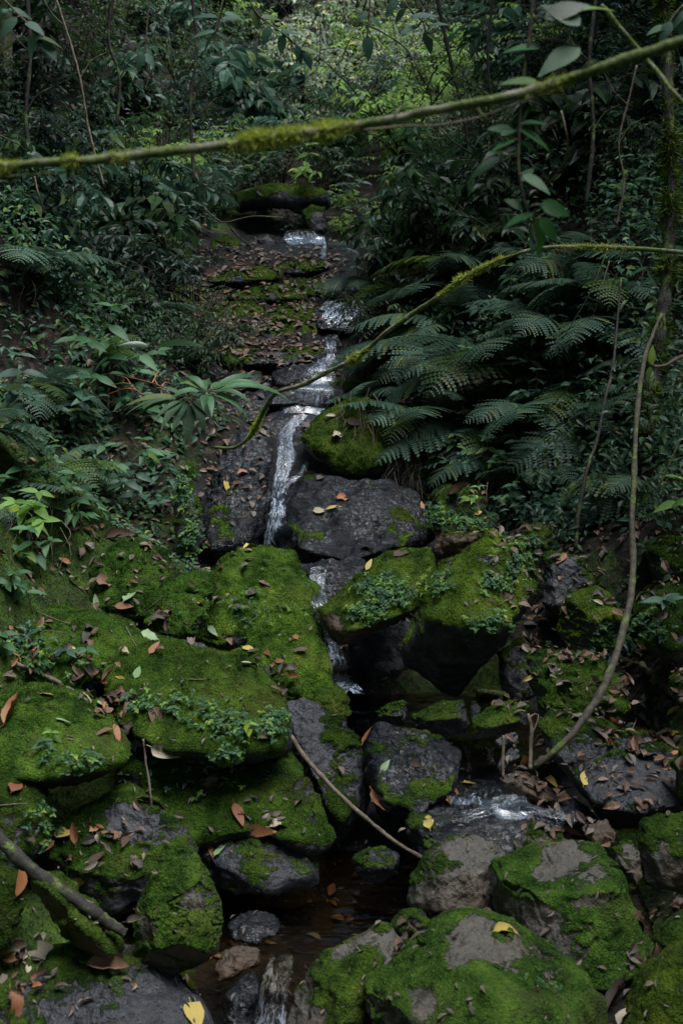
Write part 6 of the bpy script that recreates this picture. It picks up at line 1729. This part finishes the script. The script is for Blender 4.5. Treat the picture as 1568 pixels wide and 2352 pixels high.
# drifts: picture regions with the number of single leaves wanted
r = np.random.default_rng(9)
DRIFTS = [((0,1440,230,1560),30),((170,1500,300,1640),24),((230,1600,310,1690),14),((60,1900,330,2010),26),((0,2180,110,2300),20),((240,2060,320,2180),10),((300,1340,480,1500),14),((1180,1180,1330,1290),16),
          ((1340,1560,1568,1720),44),((1440,1680,1560,1760),8),((1200,1440,1330,1520),12),((0,1200,230,1320),14),((230,1130,420,1260),12),((1140,1740,1270,1830),10),((470,1070,610,1250),10),((1130,1110,1300,1190),10),((850,2120,970,2190),8),((560,1480,700,1600),12)]
for (u0, v0, u1, v1), n in DRIFTS:
    for _ in range(n):
        u, v = r.uniform(u0, u1), r.uniform(v0, v1)
        h = hit(u, v)
        if h is None or h[1][2] < .25: continue
        m = r.choice(['dead', 'dead_grey', 'rust', 'cream', 'yellow'], p=[.42, .36, .14, .05, .03])
        lay(u, v, r.uniform(.04, .10), r.uniform(0, 360), m, str(r.choice(['flat', 'curled', 'rolled', 'rolled', 'narrow', 'crumpled', 'crumpled'])), h=h, lift=r.uniform(.006, .03))

def litter(n, box, L0, L1, seed, name, label, low=False, mat=('dead', 'dead_grey')):
    r = np.random.default_rng(seed)
    P, D, U, L = [], [], [], []
    while n > 0:
        n -= 1
        x, y = r.uniform(box[0], box[1]), r.uniform(box[2], box[3])
        h = drop(x, y)
        if h is None or h[1][2] < .45: continue
        if low:
            hs = [drop(x + a, y + b) for a, b in ((.13, 0), (-.13, 0), (0, .13), (0, -.13))]
            if any(q is None for q in hs) or np.mean([q[0][2] for q in hs]) < h[0][2] + .02: continue
        az = r.uniform(0, 6.28)
        P.append(h[0] + h[1] * r.uniform(.004, .02)); d = np.array([math.cos(az), math.sin(az), 0]); d -= h[1] * (d @ h[1])
        D.append(d + h[1] * r.uniform(-.03, .2)); U.append(h[1] + r.normal(0, .25, 3)); L.append(r.uniform(L0, L1))
    P, D, U, L = map(np.array, (P, D, U, L))
    sel = r.random(len(P)) < .6
    for s, mt in ((sel, mat[0]), (~sel, mat[1])):
        V, T = leaf_soup(P[s], D[s], U[s], L[s], L[s] * r.uniform(.35, .6, s.sum()))
        o = link(name, mesh(name, V, T, M[mt], smooth=False))
        tag(o, label + (' in browns' if mt == 'dead' else ' in greys'), 'leaf litter', kind='stuff')
litter(1500, (-1.45, .0, 11.1, 14.4), .035, .085, 1, 'terrace_litter', 'small dead leaves strewn over the terrace beside the stream')
litter(2300, (.75, 2.5, 5.4, 9.0), .025, .08, 2, 'bank_litter', 'dead leaves covering the soil of the right bank')
litter(1100, (-2.5, -.5, 7.3, 11.0), .03, .08, 3, 'bank_litter', 'dead leaves covering the soil of the left bank')
litter(3000, (-2.0, 1.9, 4.3, 8.6), .025, .075, 4, 'gap_litter', 'dead leaves drifted into the gaps between the boulders', low=True)
litter(900, (-3.5, 3.5, 9.0, 16.0), .05, .12, 5, 'bank_litter', 'dead leaves among the undergrowth')
def flecks(n, box, seed):
    r = np.random.default_rng(seed); P, D, U, L = [], [], [], []
    for _ in range(n):
        h = hit(r.uniform(box[0], box[2]), r.uniform(box[1], box[3]))
        if h is None or h[1][2] < .3: continue
        az = r.uniform(0, 6.28); d = np.array([math.cos(az), math.sin(az), 0]); d -= h[1] * (d @ h[1])
        P.append(h[0] + h[1] * .010); D.append(d + h[1] * r.uniform(0, .2)); U.append(h[1] + r.normal(0, .3, 3)); L.append(r.uniform(.012, .04))
    P, D, U, L = map(np.array, (P, D, U, L))
    V, T = leaf_soup(P, D, U, L, L * r.uniform(.15, .5, len(L)))
    o = link('leaf_flecks', mesh('leaf_flecks', V, T, M['dead_grey'], smooth=False))
    tag(o, 'tiny straw and leaf flecks caught on the moss of the boulders', 'litter', kind='stuff')
flecks(900, (0, 1280, 1568, 2352), 6)

# creeping plants with tiny leaves on the boulders
def creepers(patches, seed=4):
    r = np.random.default_rng(seed)
    for mt, lab in (('broad', 'tiny leaved creeping plants patching the mossy boulders'), ('lime', 'tiny lime leaved creeping plants on the mossy boulders')):
        P, D, U, L = [], [], [], []
        for (u, v, ru, rv, n, sz) in patches:
            n = int(n * (.7 if mt == 'broad' else .3))
            for _ in range(n):
                h = hit(u + ru * r.normal(0, .5), v + rv * r.normal(0, .5))
                if h is None: continue
                p, nn = h[0], h[1] * .6 + np.array([0, -.15, .5]); nn = nn / np.linalg.norm(nn)
                k = r.integers(2, 5); a0 = r.uniform(0, 6.28); hh = r.uniform(.012, .04)
                for q in range(k):
                    a = a0 + 6.28 * q / k + r.normal(0, .3); t = np.array([math.cos(a), math.sin(a), 0.]); t -= nn * (t @ nn)
                    P.append(p + nn * hh); D.append(t + nn * r.uniform(-.2, .3)); U.append(nn + r.normal(0, .2, 3)); L.append(sz * r.uniform(.6, 1.2))
        P, D, U, L = map(np.array, (P, D, U, L))
        V, T = leaf_soup(P, D, U, L, L * .62)
        o = link('creeping_plants', mesh('creeping_plants', V, T, M[mt], smooth=False)); tag(o, lab, 'creeper', kind='stuff')
creepers([(890,1365,60,35,300,.022),(840,1410,45,20,120,.02),(1008,1350,22,30,50,.024),(1140,1345,50,20,60,.022),(1120,1435,60,14,60,.022),(1180,1290,40,40,70,.022),
 (540,1675,70,30,60,.026),(625,1670,30,35,90,.022),(460,1650,70,30,36,.022),(400,1620,50,30,24,.022),(330,1620,40,20,50,.022),(525,1735,22,15,60,.032),(1070,1200,60,25,120,.026),(1000,1190,25,30,60,.024),(1215,1250,30,20,40,.024),
 (1490,1450,50,40,80,.024),(1400,1470,40,30,50,.024),(440,1240,25,50,90,.026),(420,1130,25,50,70,.026),(110,1530,80,40,30,.024),(160,1750,70,25,36,.024),(480,1790,120,50,50,.02),(90,1900,50,50,30,.022),(590,1390,120,70,60,.018),(1240,2270,50,20,8,.02),(60,1480,60,40,80,.026)])

# roots and dry stems hanging under the ferns of the right bank
def roots(boxes, seed=8):
    r = np.random.default_rng(seed); P = Parts()
    for (u0, v0, u1, v1, n) in boxes:
        for _ in range(n):
            h = hit(r.uniform(u0, u1), r.uniform(v0, v1))
            if h is None: continue
            p = h[0] + h[1] * .05 + np.array([0, -.05, .05]); L = r.uniform(.12, .38)
            q = smooth_path(np.array([p, p + np.array([r.normal(0, .03), -.05, -L * .4]), p + np.array([r.normal(0, .06), -.06, -L])]), 7)
            P.tube(q, np.linspace(.003, .001, 7), 3, cap=False)
    o = link('hanging_roots', P.mesh('hanging_roots', M['twig'])); tag(o, 'dry roots and stems hanging under the ferns', 'roots', kind='stuff')
roots([(770,800,900,1000,70),(880,1000,1010,1120,60),(1060,1000,1250,1150,40),(20,440,220,700,50),(0,1120,150,1300,25),(1280,430,1560,900,60)])
